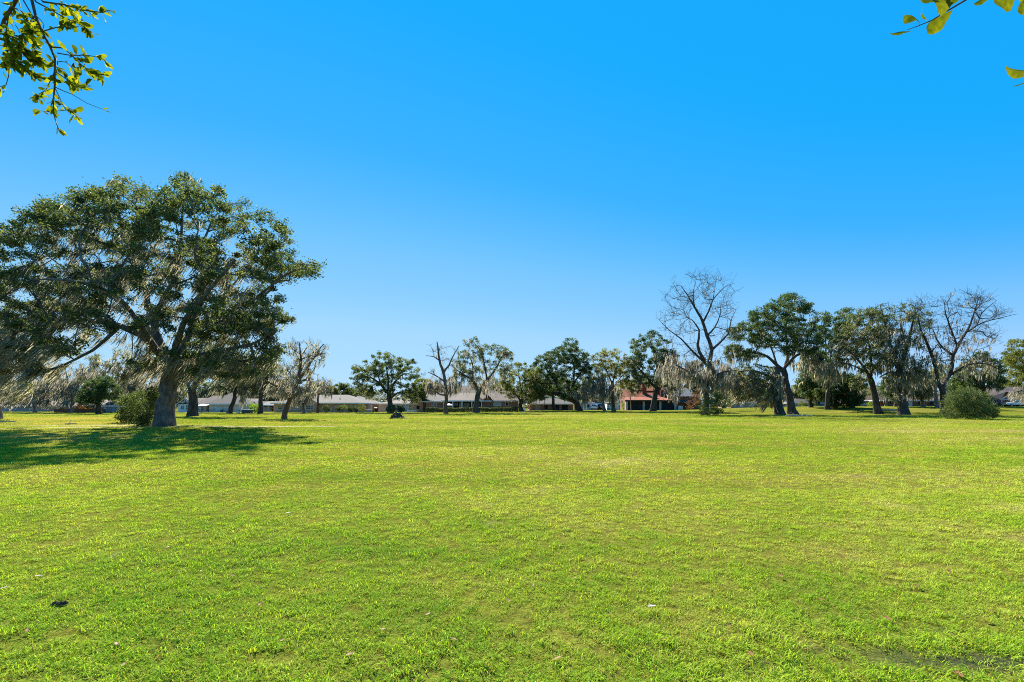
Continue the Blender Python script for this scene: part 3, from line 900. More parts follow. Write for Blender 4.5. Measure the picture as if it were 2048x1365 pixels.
# ------------------------------------------------------------------ the big oak
def build_big_oak():
    Yb = groundY(322, 853)
    limbs = [
        [(328, 853, 23.5), (329, 820, 21.5), (335, 780, 20.5), (341, 742, 20)],
        [(341, 742, 14), (318, 705, 11, -.6), (285, 672, 9, -1.2), (240, 652, 7.5, -1.8), (180, 642, 6, -2.5), (110, 640, 4.5, -3.2), (30, 668, 3, -4), (-50, 720, 2, -4.5)],
        [(341, 742, 14), (322, 690, 11, .8), (303, 640, 9, 1.4), (292, 590, 7.5, 2), (272, 530, 5.5, 2.4), (250, 470, 4, 2.8), (235, 415, 2.2, 3)],
        [(303, 640, 7, 1.4), (330, 592, 6, .4), (352, 548, 5, -.6), (362, 480, 3.6, -1.3), (366, 420, 2.4, -1.6), (376, 368, 1.3, -1.8)],
        [(341, 742, 13), (368, 690, 11, 1), (386, 648, 9, 1.6), (398, 600, 7.5, 2.2), (404, 555, 5.5, 2.8), (402, 500, 4, 3.2), (425, 440, 2.4, 3.8)],
        [(386, 648, 7, 1.6), (428, 640, 5.5, 0), (470, 618, 4.6, -1.5), (520, 590, 3.6, -2.4), (562, 556, 2.6, -2.8), (602, 538, 1.7, -3), (636, 541, 1, -3)],
        [(341, 742, 10), (392, 716, 7.5, -1.5), (442, 700, 5.5, -3), (500, 690, 4, -4.2), (548, 662, 2.5, -5)],
        [(318, 705, 8, -.6), (285, 660, 6.5, -3), (250, 610, 5, -5), (200, 575, 3.8, -6.4), (130, 560, 2.6, -7.5), (60, 560, 1.6, -8)],
        [(341, 742, 9), (350, 700, 7.5, -3), (372, 640, 6, -5), (420, 580, 4.2, -6.5), (470, 520, 2.8, -7.5)],
        [(322, 690, 8, .8), (290, 650, 6.5, 4), (230, 600, 5, 6.5), (160, 560, 3.6, 8), (80, 500, 2, 9)],
        [(368, 690, 8, 1), (410, 640, 6, 4.5), (460, 580, 4, 7), (520, 500, 2.4, 8)],
        [(240, 652, 5, -1.8), (200, 690, 4, -2.5), (150, 720, 3, -3), (90, 745, 2, -3.5)],
        [(341, 742, 6), (310, 728, 4.5, -2), (282, 735, 3, -3.2), (262, 752, 1.8, -4)],
    ]
    blobs = [(55, 460, 55, 42), (20, 520, 60, 55), (-40, 560, 50, 70), (115, 425, 45, 32), (185, 418, 50, 38), (245, 388, 42, 28), (265, 440, 50, 40), (312, 405, 42, 36), (372, 378, 32, 28),
             (345, 440, 50, 40), (425, 402, 34, 34), (470, 432, 40, 38), (420, 470, 50, 40), (525, 462, 42, 40), (560, 492, 28, 34), (500, 520, 46, 36), (548, 548, 34, 20), (608, 536, 32, 15),
             (125, 490, 65, 42), (215, 480, 60, 40), (310, 500, 60, 38), (400, 530, 44, 34), (60, 580, 64, 44), (130, 560, 55, 36), (205, 545, 45, 30), (340, 570, 40, 30), (440, 575, 44, 32),
             (495, 610, 42, 30), (548, 640, 44, 28), (510, 655, 40, 28), (0, 640, 56, 50), (60, 640, 55, 36), (115, 630, 46, 26), (175, 618, 40, 22), (240, 600, 26, 22), (-30, 700, 50, 46), (40, 705, 50, 28),
             (450, 690, 36, 20), (395, 630, 30, 22), (520, 695, 36, 26), (545, 705, 20, 18), (292, 726, 32, 13), (352, 708, 26, 15), (262, 752, 20, 20), (420, 665, 34, 20), (90, 690, 40, 20), (330, 640, 22, 24)]
    blobs += [(150, 600, 60, 30), (250, 560, 40, 30), (330, 610, 40, 26), (420, 615, 40, 28), (470, 650, 46, 28), (380, 670, 34, 22), (300, 650, 34, 20), (440, 720, 44, 18), (500, 735, 36, 16), (120, 700, 50, 20), (200, 655, 40, 18), (60, 735, 40, 18), (545, 690, 26, 20), (-20, 750, 40, 24), (585, 548, 34, 16), (560, 525, 30, 20), (530, 590, 30, 22), (608, 540, 28, 14), (180, 400, 40, 22), (110, 430, 40, 24), (480, 752, 40, 16), (420, 745, 40, 14), (540, 728, 24, 18), (385, 735, 28, 14), (510, 640, 50, 24)]
    moss_low = [(0, 700, 60, 60), (60, 690, 60, 46), (130, 670, 60, 34), (180, 660, 40, 26), (20, 750, 50, 36), (-30, 720, 50, 60), (100, 720, 40, 30)]
    moss_mid = [(100, 600, 80, 60), (200, 580, 60, 60), (300, 600, 60, 60), (400, 600, 60, 60), (300, 680, 60, 30), (440, 660, 60, 40), (500, 640, 60, 40), (350, 520, 90, 60), (200, 500, 120, 60), (470, 540, 70, 50)]
    moss_right = [(400, 720, 40, 30), (450, 720, 50, 30), (500, 725, 50, 26), (380, 740, 30, 24), (290, 745, 34, 16), (330, 720, 30, 16)]
    tree("live_oak", "huge spreading live oak draped in long windblown moss, largest tree", "tree", (328, 853), limbs, blobs, 8.5, ncl=1300, crad=0.55, nleaf=112, lsize=0.17,
         leaf='leaf_oak', bark='bark_grey', twig=(3, 0.9, 1), tip=0.013, step=0.5, flare=0.8, seed=3, wander=0.16, limb_k=0.7, trunk_k=0.72, dens=1.001, spray=14,
         moss=[(420, 2.0, 0.07, (-.70, -.1), 'moss', 8, moss_low), (900, 1.25, 0.055, (-.38, -.1), 'moss', 8, moss_mid), (260, 1.4, 0.055, (-.38, -.1), 'moss_pale', 7, moss_mid), (300, 1.7, 0.06, (-.42, -.1), 'moss', 8, moss_right), (500, 1.0, 0.05, (-.35, -.1), 'moss', 6)])
build_big_oak()

# ------------------------------------------------------------------ trees left of the middle
def simple_limbs(bx, by, fx, fy, r, targets, bend=0):
    """Trunk from (bx,by) to its fork (fx,fy) plus one limb to each target (px, py, depth)."""
    L = [[(bx, by, r * 1.25), ((bx + fx) / 2 + bend, (by + fy) / 2, r), (fx, fy, r * 0.9)]]
    for q in targets:
        tx, ty = q[0], q[1]; dz = q[2] if len(q) > 2 else 0.0
        mx, my = fx * 0.45 + tx * 0.55, fy * 0.55 + ty * 0.45
        L.append([(fx, fy, r * 0.72), (mx, my, r * 0.5, dz * 0.6), (tx, ty, r * 0.22, dz)])
    return L

def trees_left():
    # at the left edge of the frame
    tree("mossy_tree", "pale trunk at the left edge with one arching moss-hung bough", "tree", (-2, 839),
         simple_limbs(-2, 839, -6, 798, 6, [(40, 775, -1), (-60, 740, 1), (20, 730, 2), (-90, 780, 0)]), [(-10, 760, 60, 40), (40, 780, 30, 22), (-70, 750, 50, 40)], 4, ncl=60, crad=.7, nleaf=40, lsize=.16,
         leaf='leaf_olive', bark='bark_pale', moss=(200, 2.2, .10, (-.8, 0), 'moss', 5), seed=21)
    # pale moss trees far behind the big oak's left half
    for k, (bx, by, Y, bl, lab, lf, nl) in enumerate((
            (70, 826, 104, [(60, 770, 50, 40), (30, 790, 40, 24), (100, 780, 36, 34)], "pale grey mossy tree behind the big oak's drooping left boughs", 'leaf_olive', 16),
            (142, 826, 98, [(130, 750, 44, 36), (100, 770, 40, 40), (165, 760, 40, 36), (140, 790, 36, 20)], "whitish moss-curtained tree left of the dark low-crowned oak", 'leaf_olive', 10),
            (232, 826, 108, [(225, 735, 44, 40), (190, 748, 36, 34), (262, 750, 40, 44), (280, 720, 30, 34)], "tall pale mossy tree with sparse leaves behind the dark low-crowned oak", 'leaf_olive', 34),
            (296, 826, 112, [(300, 770, 36, 34), (330, 780, 30, 24), (275, 790, 26, 22)], "pale moss tree seen just left of the big oak's trunk", 'leaf_olive', 8))):
        fx, fy = bx + (-4, 3, -6, 5)[k], 796
        tree("mossy_tree", lab, "tree", (bx, by), simple_limbs(bx, by, fx, fy, 3.6, [(b[0], b[1] - b[3] * .4, (-2, 2, 0, 1)[i % 4]) for i, b in enumerate(bl)]), bl, 4.5, ncl=110, crad=.8, nleaf=nl, lsize=.26,
             leaf=lf, bark='bark_pale', moss=(520, 2.4, .16, (-.35, 0), 'moss_pale', 4), twig=(5, 1.2, 1), tip=.016, minr=.018, Y=Y, group="pale mossy trees behind the big oak", seed=31 + k)
    tree("live_oak", "low dark dense oak before the tan house and brown fence", "tree", (198, 829), simple_limbs(198, 829, 196, 800, 5.5, [(175, 780, -1), (215, 775, 1), (190, 765, 0), (230, 785, 1)]),
         [(195, 778, 34, 20), (180, 798, 24, 18), (220, 785, 22, 16), (205, 765, 20, 12)], 2.8, ncl=110, crad=.75, nleaf=120, lsize=.2, leaf='leaf_dark', moss=(40, 1.2, .1, (-.2, 0), 'moss'), seed=41)
    # behind the big oak's trunk, to its right
    tree("live_oak", "leaning thick-trunked mossy oak just right behind the big oak's trunk", "tree", (385, 833),
         [[(385, 833, 13), (386, 808, 11), (384, 785, 10)], [(384, 785, 8), (396, 765, 6.5, -.5), (420, 745, 5, -1), (450, 730, 3, -2), (490, 728, 1.6, -2.4)], [(384, 785, 7), (372, 765, 5, 1), (350, 748, 3, 2), (320, 740, 1.8, 3)],
          [(384, 785, 6), (392, 755, 4.5, 2), (410, 720, 3, 3), (430, 690, 1.6, 3)]],
         [(420, 730, 40, 24), (470, 735, 44, 22), (380, 740, 34, 20), (520, 740, 28, 20), (440, 705, 40, 22)], 4.5, ncl=150, crad=.75, nleaf=60, lsize=.2, leaf='leaf_oak', bark='bark',
         moss=(330, 2.3, .12, (-.75, 0), 'moss', 5), seed=42)
    tree("live_oak", "slim leaning oak with dark mossy crown beside the white-brick house", "tree", (458, 827), simple_limbs(458, 827, 470, 785, 5, [(450, 750, -1), (485, 740, 1), (500, 765, 0), (470, 725, 2), (435, 770, 0)], 2),
         [(465, 745, 36, 24), (490, 760, 30, 24), (440, 765, 24, 18), (485, 725, 30, 18), (505, 745, 24, 20)], 3.6, ncl=120, crad=.8, nleaf=75, lsize=.22, leaf='leaf_dark',
         moss=[(170, 2.3, .14, (-.3, 0), 'moss', 5), (60, 2.6, .16, (-.05, 0), 'moss', 6, [(485, 775, 5, 26)])], seed=43)
    tree("live_oak", "upright dark-trunked mossy oak beside the bright green bush", "tree", (520, 827), simple_limbs(520, 827, 522, 783, 5.2, [(500, 745, 0), (545, 740, 1), (530, 720, -1), (555, 765, 0)]),
         [(525, 745, 32, 26), (550, 755, 26, 24), (505, 765, 22, 20), (540, 725, 26, 18)], 3.4, ncl=100, crad=.8, nleaf=45, lsize=.22, leaf='leaf_oak', moss=[(170, 2.6, .15, (-.35, 0), 'moss_pale', 5), (120, 2.2, .13, (-.3, 0), 'moss', 5)], seed=44)
    tree("mossy_tree", "steeply leaning half-bare tree with moss tatters, right of the big oak", "tree", (568, 838),
         [[(567, 838, 7), (573, 815, 6), (584, 790, 5.4), (594, 766, 5)], [(594, 766, 4.4), (606, 748, 3.6, .5), (622, 725, 2.6, 1), (636, 702, 1.8, 1.2), (648, 688, 1, 1.2)], [(594, 766, 3.8), (602, 730, 2.8, -.8), (600, 700, 1.8, -1.2), (598, 684, 1, -1.4)],
          [(584, 790, 3), (560, 776, 2.4, -1), (538, 765, 1.8, -1.6), (516, 752, 1, -2)], [(594, 766, 2.6), (618, 755, 2, 1.6), (630, 735, 1.2, 2)], [(606, 748, 2.4), (600, 722, 1.8, 1.2), (616, 690, 1, 1.8)]],
         [(600, 700, 26, 18), (632, 705, 20, 20), (575, 745, 22, 18), (612, 730, 26, 18), (585, 770, 24, 16), (620, 765, 20, 12), (555, 770, 18, 12)], 3, ncl=100, crad=.5, nleaf=0, bark='bark_brown', limb_k=.8, up=.3,
         moss=[(260, 1.5, .085, (-.35, 0), 'moss', 4), (200, 1.8, .10, (-.3, 0), 'moss_pale', 4, [(590, 780, 26, 14), (560, 775, 24, 14), (612, 782, 18, 12)])], twig=(5, .9, 1), tip=.012, minr=.012, seed=45)
    tree("young_tree", "small bare-topped tree with yellowing leaves before the grey hipped roof", "tree", (635, 826), simple_limbs(635, 826, 636, 790, 2.6, [(622, 765, 0), (650, 762, 1), (636, 755, -1), (612, 775, 0), (660, 775, 0)]),
         [(635, 772, 24, 16), (618, 780, 12, 14), (655, 775, 12, 14)], 2.4, ncl=60, crad=.6, nleaf=10, lsize=.22, leaf='leaf_yellow', bark='bark_brown', moss=(150, 2.0, .13, (-.05, 0), 'moss_pale', 4), twig=(6, 1.2, 1), tip=.012, minr=.014, seed=46)
    tree("mossy_tree", "slender moss-smothered tree between the leaning tree and the grey-roofed house", "tree", (608, 827), simple_limbs(608, 827, 606, 800, 3, [(595, 785, 0), (615, 780, 1), (604, 772, -1)]),
         [(600, 790, 18, 14), (618, 792, 14, 12)], 2, ncl=40, crad=.5, nleaf=6, lsize=.2, leaf='leaf_olive', bark='bark_pale', moss=(180, 2.0, .13, (-.2, 0), 'moss_pale', 4), twig=(4, .8, 0), minr=.012, seed=47)
    tree("live_oak", "distant rounded oak rising behind the grey hipped roof", "tree", (682, 818), simple_limbs(682, 818, 682, 795, 3, [(670, 775, 0), (695, 775, 0)]), [(683, 780, 24, 13), (700, 790, 16, 10), (664, 790, 14, 10)], 3.5, ncl=70, crad=1.1, nleaf=75, lsize=.34,
         leaf='leaf_oak', Y=140, moss=None, minr=.02, seed=48)
trees_left()

def trees_middle():
    tree("live_oak", "neat broad-domed green oak standing alone before the tan house", "tree", (781, 826),
         [[(781, 826, 8), (780, 808, 6.6), (778, 790, 6)], [(778, 790, 5), (762, 770, 4, -1), (740, 755, 2.6, -2), (718, 757, 1.4, -2)], [(778, 790, 5), (790, 765, 4, 1), (808, 748, 2.4, 2), (826, 750, 1.2, 2)], [(778, 790, 5), (776, 755, 3.5, 1), (770, 722, 1.6, 1)],
          [(762, 770, 3), (752, 740, 2, 1), (740, 725, 1.2, 1)], [(790, 765, 3), (812, 775, 2, -1), (832, 785, 1.2, -2)], [(779, 796, 4), (800, 785, 2.6, -2), (818, 795, 1.4, -3)]],
         [(768, 718, 24, 13), (735, 735, 28, 16), (806, 728, 24, 14), (775, 742, 44, 18), (830, 750, 18, 14), (715, 757, 16, 14), (745, 762, 34, 16), (800, 765, 40, 18), (830, 785, 16, 18), (720, 775, 16, 12), (765, 785, 26, 10), (812, 795, 18, 14), (738, 785, 16, 12)],
         4.6, ncl=210, crad=.85, nleaf=105, lsize=.22, leaf='leaf_oak', moss=(70, 1.2, .11, (-.1, 0), 'moss'), seed=51)
    tree("live_oak", "smaller yellow-green mossy oak half hidden behind the broad-domed oak", "tree", (850, 822), simple_limbs(850, 822, 848, 798, 3.4, [(838, 770, 0), (858, 768, 0), (850, 785, 0)]),
         [(845, 772, 18, 14), (836, 792, 14, 12), (856, 782, 14, 10)], 2.6, ncl=60, crad=.9, nleaf=75, lsize=.28, leaf='leaf_olive', Y=112, moss=(60, 1.6, .13, (0, 0), 'moss'), seed=52)
    tree("dead_tree", "tall dead brown-trunked snag with moss skirt before the hedge", "tree", (892, 828),
         [[(892, 828, 6), (892, 800, 4.8), (890, 765, 4.2), (887, 745, 3.8)], [(887, 745, 3.4), (880, 722, 2.8, .5), (876, 700, 2, .8), (874, 684, 1.2, 1)], [(887, 745, 2.8), (897, 732, 2, -.8), (905, 715, 1.4, -1.2), (918, 692, .8, -1.6)], [(880, 722, 2), (868, 714, 1.2, 0), (852, 712, .7, -.5)],
          [(890, 765, 2.2), (872, 752, 1.5, -1), (856, 745, .8, -1.5)], [(892, 788, 2.6), (878, 789, 1.8, -1), (868, 780, 1, -1.5)], [(890, 765, 2), (905, 755, 1.4, 1), (914, 742, .8, 1.4)]],
         [(872, 705, 18, 18), (900, 712, 22, 20), (885, 740, 26, 14), (860, 750, 14, 12), (875, 775, 26, 14), (908, 765, 14, 16)], 2.6, ncl=75, crad=.5, nleaf=0, bark='bark_brown', limb_k=.8, up=.3,
         moss=[(60, 1.2, .1, (0, 0), 'moss', 3), (260, 1.9, .11, (-.05, 0), 'moss_pale', 4, [(875, 768, 26, 12), (903, 770, 16, 16), (862, 775, 12, 10)])], twig=(5, 1.0, 1), tip=.010, minr=.011, seed=53)
    tree("live_oak", "tall open oak hung with pale moss, grey trunk before the porch", "tree", (952, 826),
         [[(952, 826, 9), (953, 805, 7), (957, 783, 6.5)], [(957, 783, 5.5), (975, 760, 4.4, .6), (990, 740, 3.4, 1), (1004, 715, 2.2, 1.4), (1012, 700, 1.2, 1.6)], [(957, 783, 5), (946, 762, 4, -1), (928, 750, 3, -1.6), (912, 740, 1.5, -2)], [(975, 760, 3.6), (970, 735, 2.8, -1), (962, 705, 1.8, -1.4), (945, 682, 1, -1.6)],
          [(946, 762, 3), (945, 730, 2, 1), (936, 705, 1.2, 1.5)]],
         [(947, 684, 18, 12), (962, 700, 18, 14), (992, 702, 24, 13), (1010, 712, 16, 16), (935, 715, 22, 14), (970, 728, 26, 14), (1000, 735, 22, 14), (918, 735, 16, 20), (945, 750, 24, 14), (915, 760, 12, 14)], 4, ncl=150, crad=.72, nleaf=58, lsize=.2, leaf='leaf_oak',
         moss=[(260, 1.9, .11, (0, 0), 'moss_pale', 4), (110, 2.2, .12, (0, 0), 'moss_pale', 5, [(935, 765, 24, 14), (965, 770, 20, 14), (985, 765, 20, 16)])], twig=(4, .9, 1), seed=54)
    tree("live_oak", "leaning slim-trunked mossy oak over the hedge's right half", "tree", (992, 823), [[(992, 823, 4), (983, 803, 3.6), (968, 787, 3.2)], [(968, 787, 2.8), (955, 772, 2.2, 1), (940, 768, 1.2, 2)], [(968, 787, 2.6), (972, 768, 1.8, 2), (985, 755, 1, 3)]],
         [(955, 770, 20, 12), (980, 765, 16, 12)], 2.4, ncl=40, crad=.7, nleaf=40, lsize=.2, leaf='leaf_olive', moss=(130, 2.0, .12, (0, 0), 'moss_pale', 4), seed=55)
    tree("live_oak", "bushy mid-height oak with twin trunks at the hedge's right end", "tree", (1044, 823), [[(1042, 823, 6), (1040, 810, 5.6), (1046, 797, 5)], [(1044, 806, 4), (1034, 792, 3.4, -.6), (1020, 775, 2, -1)], [(1046, 797, 4.4), (1056, 775, 3, 1), (1066, 755, 1.6, 1.6)], [(1046, 797, 3.6), (1040, 765, 2.4, 1), (1036, 742, 1.2, 1)]],
         [(1040, 738, 24, 12), (1015, 752, 20, 14), (1066, 748, 22, 14), (1040, 762, 36, 15), (1005, 775, 16, 16), (1070, 775, 20, 16), (1030, 785, 26, 12), (1085, 785, 12, 16), (1062, 795, 16, 12)], 4.4, ncl=170, crad=.85, nleaf=88, lsize=.23, leaf='leaf_olive',
         moss=(150, 1.8, .12, (0, 0), 'moss_pale', 4), seed=56)
    tree("live_oak", "big dark oak arching left from a thick slanting base, middle of lawn edge", "tree", (1158, 822),
         [[(1158, 822, 10), (1152, 806, 7.6), (1140, 797, 6.4), (1120, 789, 5.6), (1098, 785, 4.6)], [(1140, 797, 5), (1146, 770, 4, 1), (1148, 735, 3, 1.6), (1140, 700, 1.6, 2)], [(1120, 789, 4), (1108, 760, 3, -1), (1090, 735, 1.8, -2)], [(1146, 770, 3.4), (1162, 745, 2.4, -1), (1176, 725, 1.4, -2)], [(1098, 785, 3.4), (1080, 790, 2.4, 0), (1062, 800, 1.4, 0)]],
         [(1140, 690, 18, 12), (1130, 706, 26, 13), (1155, 712, 22, 14), (1170, 730, 18, 18), (1110, 718, 26, 14), (1085, 725, 20, 14), (1140, 735, 44, 18), (1085, 750, 28, 18), (1172, 755, 16, 20), (1115, 765, 44, 16), (1160, 785, 18, 14), (1080, 780, 24, 14), (1060, 795, 20, 12), (1140, 795, 20, 8)],
         5.5, ncl=300, crad=.95, nleaf=120, lsize=.24, leaf='leaf_dark', moss=(120, 1.7, .13, (0, 0), 'moss', 4), seed=57)
    tree("live_oak", "slim curved-trunk oak left of the big slanting oak, before brick garage", "tree", (1112, 821), simple_limbs(1112, 821, 1106, 794, 4.2, [(1095, 765, 0), (1110, 755, 1), (1085, 780, -1)], -2), [(1100, 765, 28, 18), (1080, 780, 20, 12)], 3, ncl=60, crad=.9, nleaf=80, lsize=.24, leaf='leaf_dark',
         moss=(60, 1.6, .12, (0, 0), 'moss_pale', 4), seed=58)
    tree("autumn_tree", "upright tree turning yellow, slim straight brown trunk", "tree", (1228, 823), [[(1228, 823, 5.5), (1226, 795, 4.2), (1224, 768, 3.6)], [(1224, 768, 3), (1214, 745, 2.2, -1), (1202, 722, 1.2, -1.6)], [(1224, 768, 3), (1232, 740, 2.2, 1), (1240, 712, 1.2, 1.4)], [(1224, 780, 2.4), (1242, 755, 1.6, 0), (1258, 740, .9, 0)]],
         [(1200, 715, 16, 12), (1222, 708, 22, 11), (1205, 735, 20, 16), (1240, 720, 20, 14), (1225, 742, 30, 16), (1255, 738, 16, 16), (1250, 765, 16, 14), (1200, 757, 14, 10)], 3.4, ncl=130, crad=.85, nleaf=60, lsize=.23, leaf='leaf_yellow', bark='bark_brown',
         moss=(60, 1.5, .12, (0, 0), 'moss_pale', 4), twig=(4, 1, 1), seed=59)
    tree("mossy_tree", "forked grey tree curtained with whitish moss left of the yellowing tree", "tree", (1210, 823), [[(1211, 823, 4.4), (1206, 803, 3.4), (1203, 790, 3)], [(1203, 790, 2.6), (1190, 772, 1.8, -1), (1178, 752, 1, -1.5)], [(1203, 790, 2.4), (1200, 762, 1.6, 1), (1192, 740, .9, 1.5)]],
         [(1190, 765, 22, 16), (1170, 785, 18, 14), (1210, 775, 20, 16), (1225, 785, 18, 16)], 3, ncl=90, crad=.7, nleaf=10, lsize=.24, leaf='leaf_olive', bark='bark_pale', moss=[(330, 2.2, .15, (-.1, 0), 'moss_pale', 4)], twig=(4, .9, 1), minr=.014, seed=60)
    tree("mossy_tree", "distant moss-veiled tree filling the gap between yellowing tree and red roof", "tree", (1246, 818), simple_limbs(1246, 818, 1247, 795, 3, [(1235, 770, 0), (1262, 770, 0)]), [(1245, 775, 24, 24), (1266, 780, 16, 18), (1170, 785, 20, 10)], 4, ncl=80, crad=.9, nleaf=16, lsize=.3, leaf='leaf_olive', bark='bark_pale',
         Y=142, moss=(320, 2.8, .2, (0, 0), 'moss_pale', 4), minr=.02, seed=61)
    tree("live_oak", "dark heavy oak with black trunk in front of the red-roofed porch", "tree", (1306, 823), [[(1304, 823, 9), (1309, 800, 7.2), (1311, 778, 6.6)], [(1311, 778, 5), (1296, 758, 4, -1), (1278, 738, 2.6, -2), (1264, 720, 1.4, -2)], [(1311, 778, 5), (1316, 745, 4, 1), (1306, 700, 2.4, 2), (1298, 675, 1.2, 2)], [(1311, 782, 4.4), (1328, 765, 3.4, -1), (1345, 745, 2, -2)], [(1296, 770, 3), (1278, 768, 2, 0), (1262, 772, 1, 0)]],
         [(1300, 672, 22, 11), (1280, 690, 22, 14), (1320, 690, 24, 14), (1300, 710, 36, 16), (1268, 718, 16, 16), (1335, 715, 22, 16), (1290, 738, 34, 16), (1335, 745, 26, 18), (1265, 755, 16, 18), (1300, 762, 26, 12), (1345, 770, 18, 14), (1270, 780, 12, 12)], 5, ncl=240, crad=.88, nleaf=88, lsize=.23, leaf='leaf_dark',
         moss=[(260, 2.0, .13, (-.05, 0), 'moss', 4), (200, 2.4, .14, (-.1, 0), 'moss_pale', 5, [(1345, 745, 28, 26), (1350, 780, 22, 16), (1330, 710, 20, 20)])], seed=62)
    tree("young_tree", "thin pale sapling trunk before the red-roofed porch's left bay", "tree", (1262, 822), [[(1262, 822, 1.6), (1261, 800, 1.2), (1258, 780, .8)], [(1261, 800, .9), (1255, 786, .6, 0), (1248, 776, .4, 0)]], [(1260, 775, 12, 10)], 1.2, ncl=16, crad=.5, nleaf=14, lsize=.16, leaf='leaf_olive', bark='bark_pale', moss=None, twig=(3, .7, 0), minr=.012, seed=63)
trees_middle()

def trees_right():
    tree("bare_tree", "tallest leafless tree with pale moss skirt and leafy foot", "tree", (1412, 831),
         [[(1412, 831, 9), (1413, 800, 7.5), (1413, 765, 7.2), (1417, 735, 6.6)],
          [(1417, 735, 5.4), (1423, 700, 4.6, .5), (1414, 672, 4, .8), (1406, 645, 3.4, 1), (1390, 615, 2.4, 1.2), (1376, 592, 1.5, 1.4), (1362, 572, .8, 1.6)],
          [(1406, 645, 2.6), (1418, 622, 2, -.5), (1426, 600, 1.4, -1), (1448, 576, .9, -1.4), (1470, 566, .5, -1.6)], [(1414, 672, 2.4), (1430, 655, 1.8, -1), (1440, 630, 1, -2), (1442, 600, .6, -2.4)],
          [(1417, 735, 4.6), (1404, 715, 4, -1), (1396, 690, 3.2, -1.6), (1398, 660, 2, -2), (1384, 640, 1, -2.4)], [(1404, 715, 3), (1382, 700, 2.4, 1), (1362, 678, 1.7, 1.6), (1340, 662, 1.1, 2), (1318, 640, .6, 2.4)],
          [(1423, 700, 3.4), (1440, 685, 2.6, 1), (1456, 668, 1.9, 1.6), (1462, 642, 1.2, 2), (1472, 620, .6, 2.2)], [(1390, 615, 1.5), (1386, 590, 1, -1), (1392, 560, .5, -1.4)], [(1426, 600, 1.1), (1430, 575, .7, 0), (1434, 552, .4, 0)],
          [(1413, 765, 3), (1380, 745, 2, -2), (1350, 730, 1.2, -3)], [(1413, 770, 3), (1445, 745, 2, -2), (1475, 742, 1, -3)]],
         [(1360, 600, 30, 34), (1400, 580, 34, 30), (1440, 590, 34, 34), (1340, 650, 34, 26), (1390, 630, 40, 40), (1450, 640, 34, 36), (1370, 690, 40, 30), (1440, 690, 34, 30), (1400, 730, 50, 24)], 4.2, ncl=150, crad=.5, nleaf=0, bark='bark', limb_k=.8, wander=.09, up=.38,
         moss=[(45, 1.0, .09, (-.05, 0), 'moss', 3), (420, 2.3, .12, (-.12, 0), 'moss_pale', 5, [(1370, 745, 40, 22), (1415, 755, 34, 26), (1345, 735, 26, 22), (1450, 745, 30, 22)]), (260, 2.3, .12, (-.05, 0), 'moss', 5, [(1430, 765, 26, 18), (1460, 755, 24, 20), (1400, 740, 30, 20)])],
         twig=(6, 1.7, 1), tip=.011, minr=.014, seed=71)
    bush("shrub", "leafy green vine-like bush wrapped round the tallest bare tree's foot", (1425, 832), [(1425, 815, 22, 16), (1432, 800, 18, 14), (1408, 818, 10, 10), (1440, 790, 12, 10), (1420, 826, 28, 5)], 1.6, 5200, .15, 'leaf_shrub', seed=72, cl=70, crad=.45)
    tree("live_oak", "great twin-trunked oak with dark layered crown and sunlit inner trunk", "tree", (1586, 829),
         [[(1588, 829, 12), (1580, 800, 9), (1574, 770, 8), (1566, 742, 7.6)], [(1566, 742, 6.6), (1548, 725, 5.4, -.8), (1528, 710, 4, -1.4), (1500, 705, 2.6, -2), (1470, 700, 1.4, -2.4)], [(1566, 742, 6), (1576, 712, 5, 1), (1572, 670, 4, 1.5), (1574, 630, 2.6, 2), (1585, 598, 1.4, 2)],
          [(1574, 730, 5.4), (1592, 712, 4.4, -1), (1620, 700, 3.2, -2), (1650, 690, 1.6, -3)], [(1572, 670, 3), (1550, 645, 2.2, -1), (1530, 620, 1.2, -2)], [(1548, 725, 3.6), (1540, 690, 2.8, 2), (1520, 660, 1.8, 3), (1495, 640, 1, 3)], [(1576, 712, 3.4), (1600, 680, 2.4, 2), (1618, 645, 1.4, 3)]],
         [(1578, 597, 20, 10), (1552, 612, 24, 12), (1600, 612, 22, 12), (1520, 630, 24, 14), (1570, 635, 34, 15), (1612, 622, 16, 10), (1500, 650, 24, 15), (1545, 658, 36, 16), (1600, 655, 32, 18), (1475, 668, 20, 14), (1520, 682, 34, 15), (1570, 685, 34, 15), (1615, 685, 28, 18), (1468, 705, 20, 14), (1500, 712, 26, 12), (1630, 712, 22, 14), (1590, 705, 26, 10)],
         5.6, ncl=340, crad=.88, nleaf=88, lsize=.22, leaf='leaf_dark', moss=[(260, 1.6, .12, (-.05, 0), 'moss', 4), (90, 2.2, .14, (0, 0), 'moss', 5, [(1610, 725, 26, 14), (1480, 715, 24, 12)])], seed=73)
    tree("mossy_tree", "rugged moss-cloaked dark trunk joined beside the twin-trunked oak", "tree", (1560, 830),
         [[(1560, 830, 12), (1556, 800, 10), (1554, 765, 9), (1553, 735, 8)], [(1554, 765, 5), (1530, 750, 4, -1), (1500, 742, 2.8, -2), (1470, 745, 1.6, -3)], [(1553, 735, 5), (1535, 735, 3, 1), (1510, 728, 1.6, 2)]],
         [(1505, 745, 40, 16), (1470, 760, 30, 18), (1520, 765, 30, 22), (1490, 785, 30, 18), (1535, 795, 16, 20)], 4, ncl=150, crad=.75, nleaf=46, lsize=.2, leaf='leaf_olive', bark='bark',
         moss=[(330, 2.1, .12, (-.35, 0), 'moss', 5, [(1505, 755, 44, 20), (1480, 780, 36, 20), (1525, 790, 24, 26)]), (120, 2.0, .14, (0, 0), 'moss_pale', 5, [(1490, 770, 40, 20)]), (150, 2.4, .2, (0, 0), 'moss', 5, [(1556, 775, 12, 34)])], seed=74)
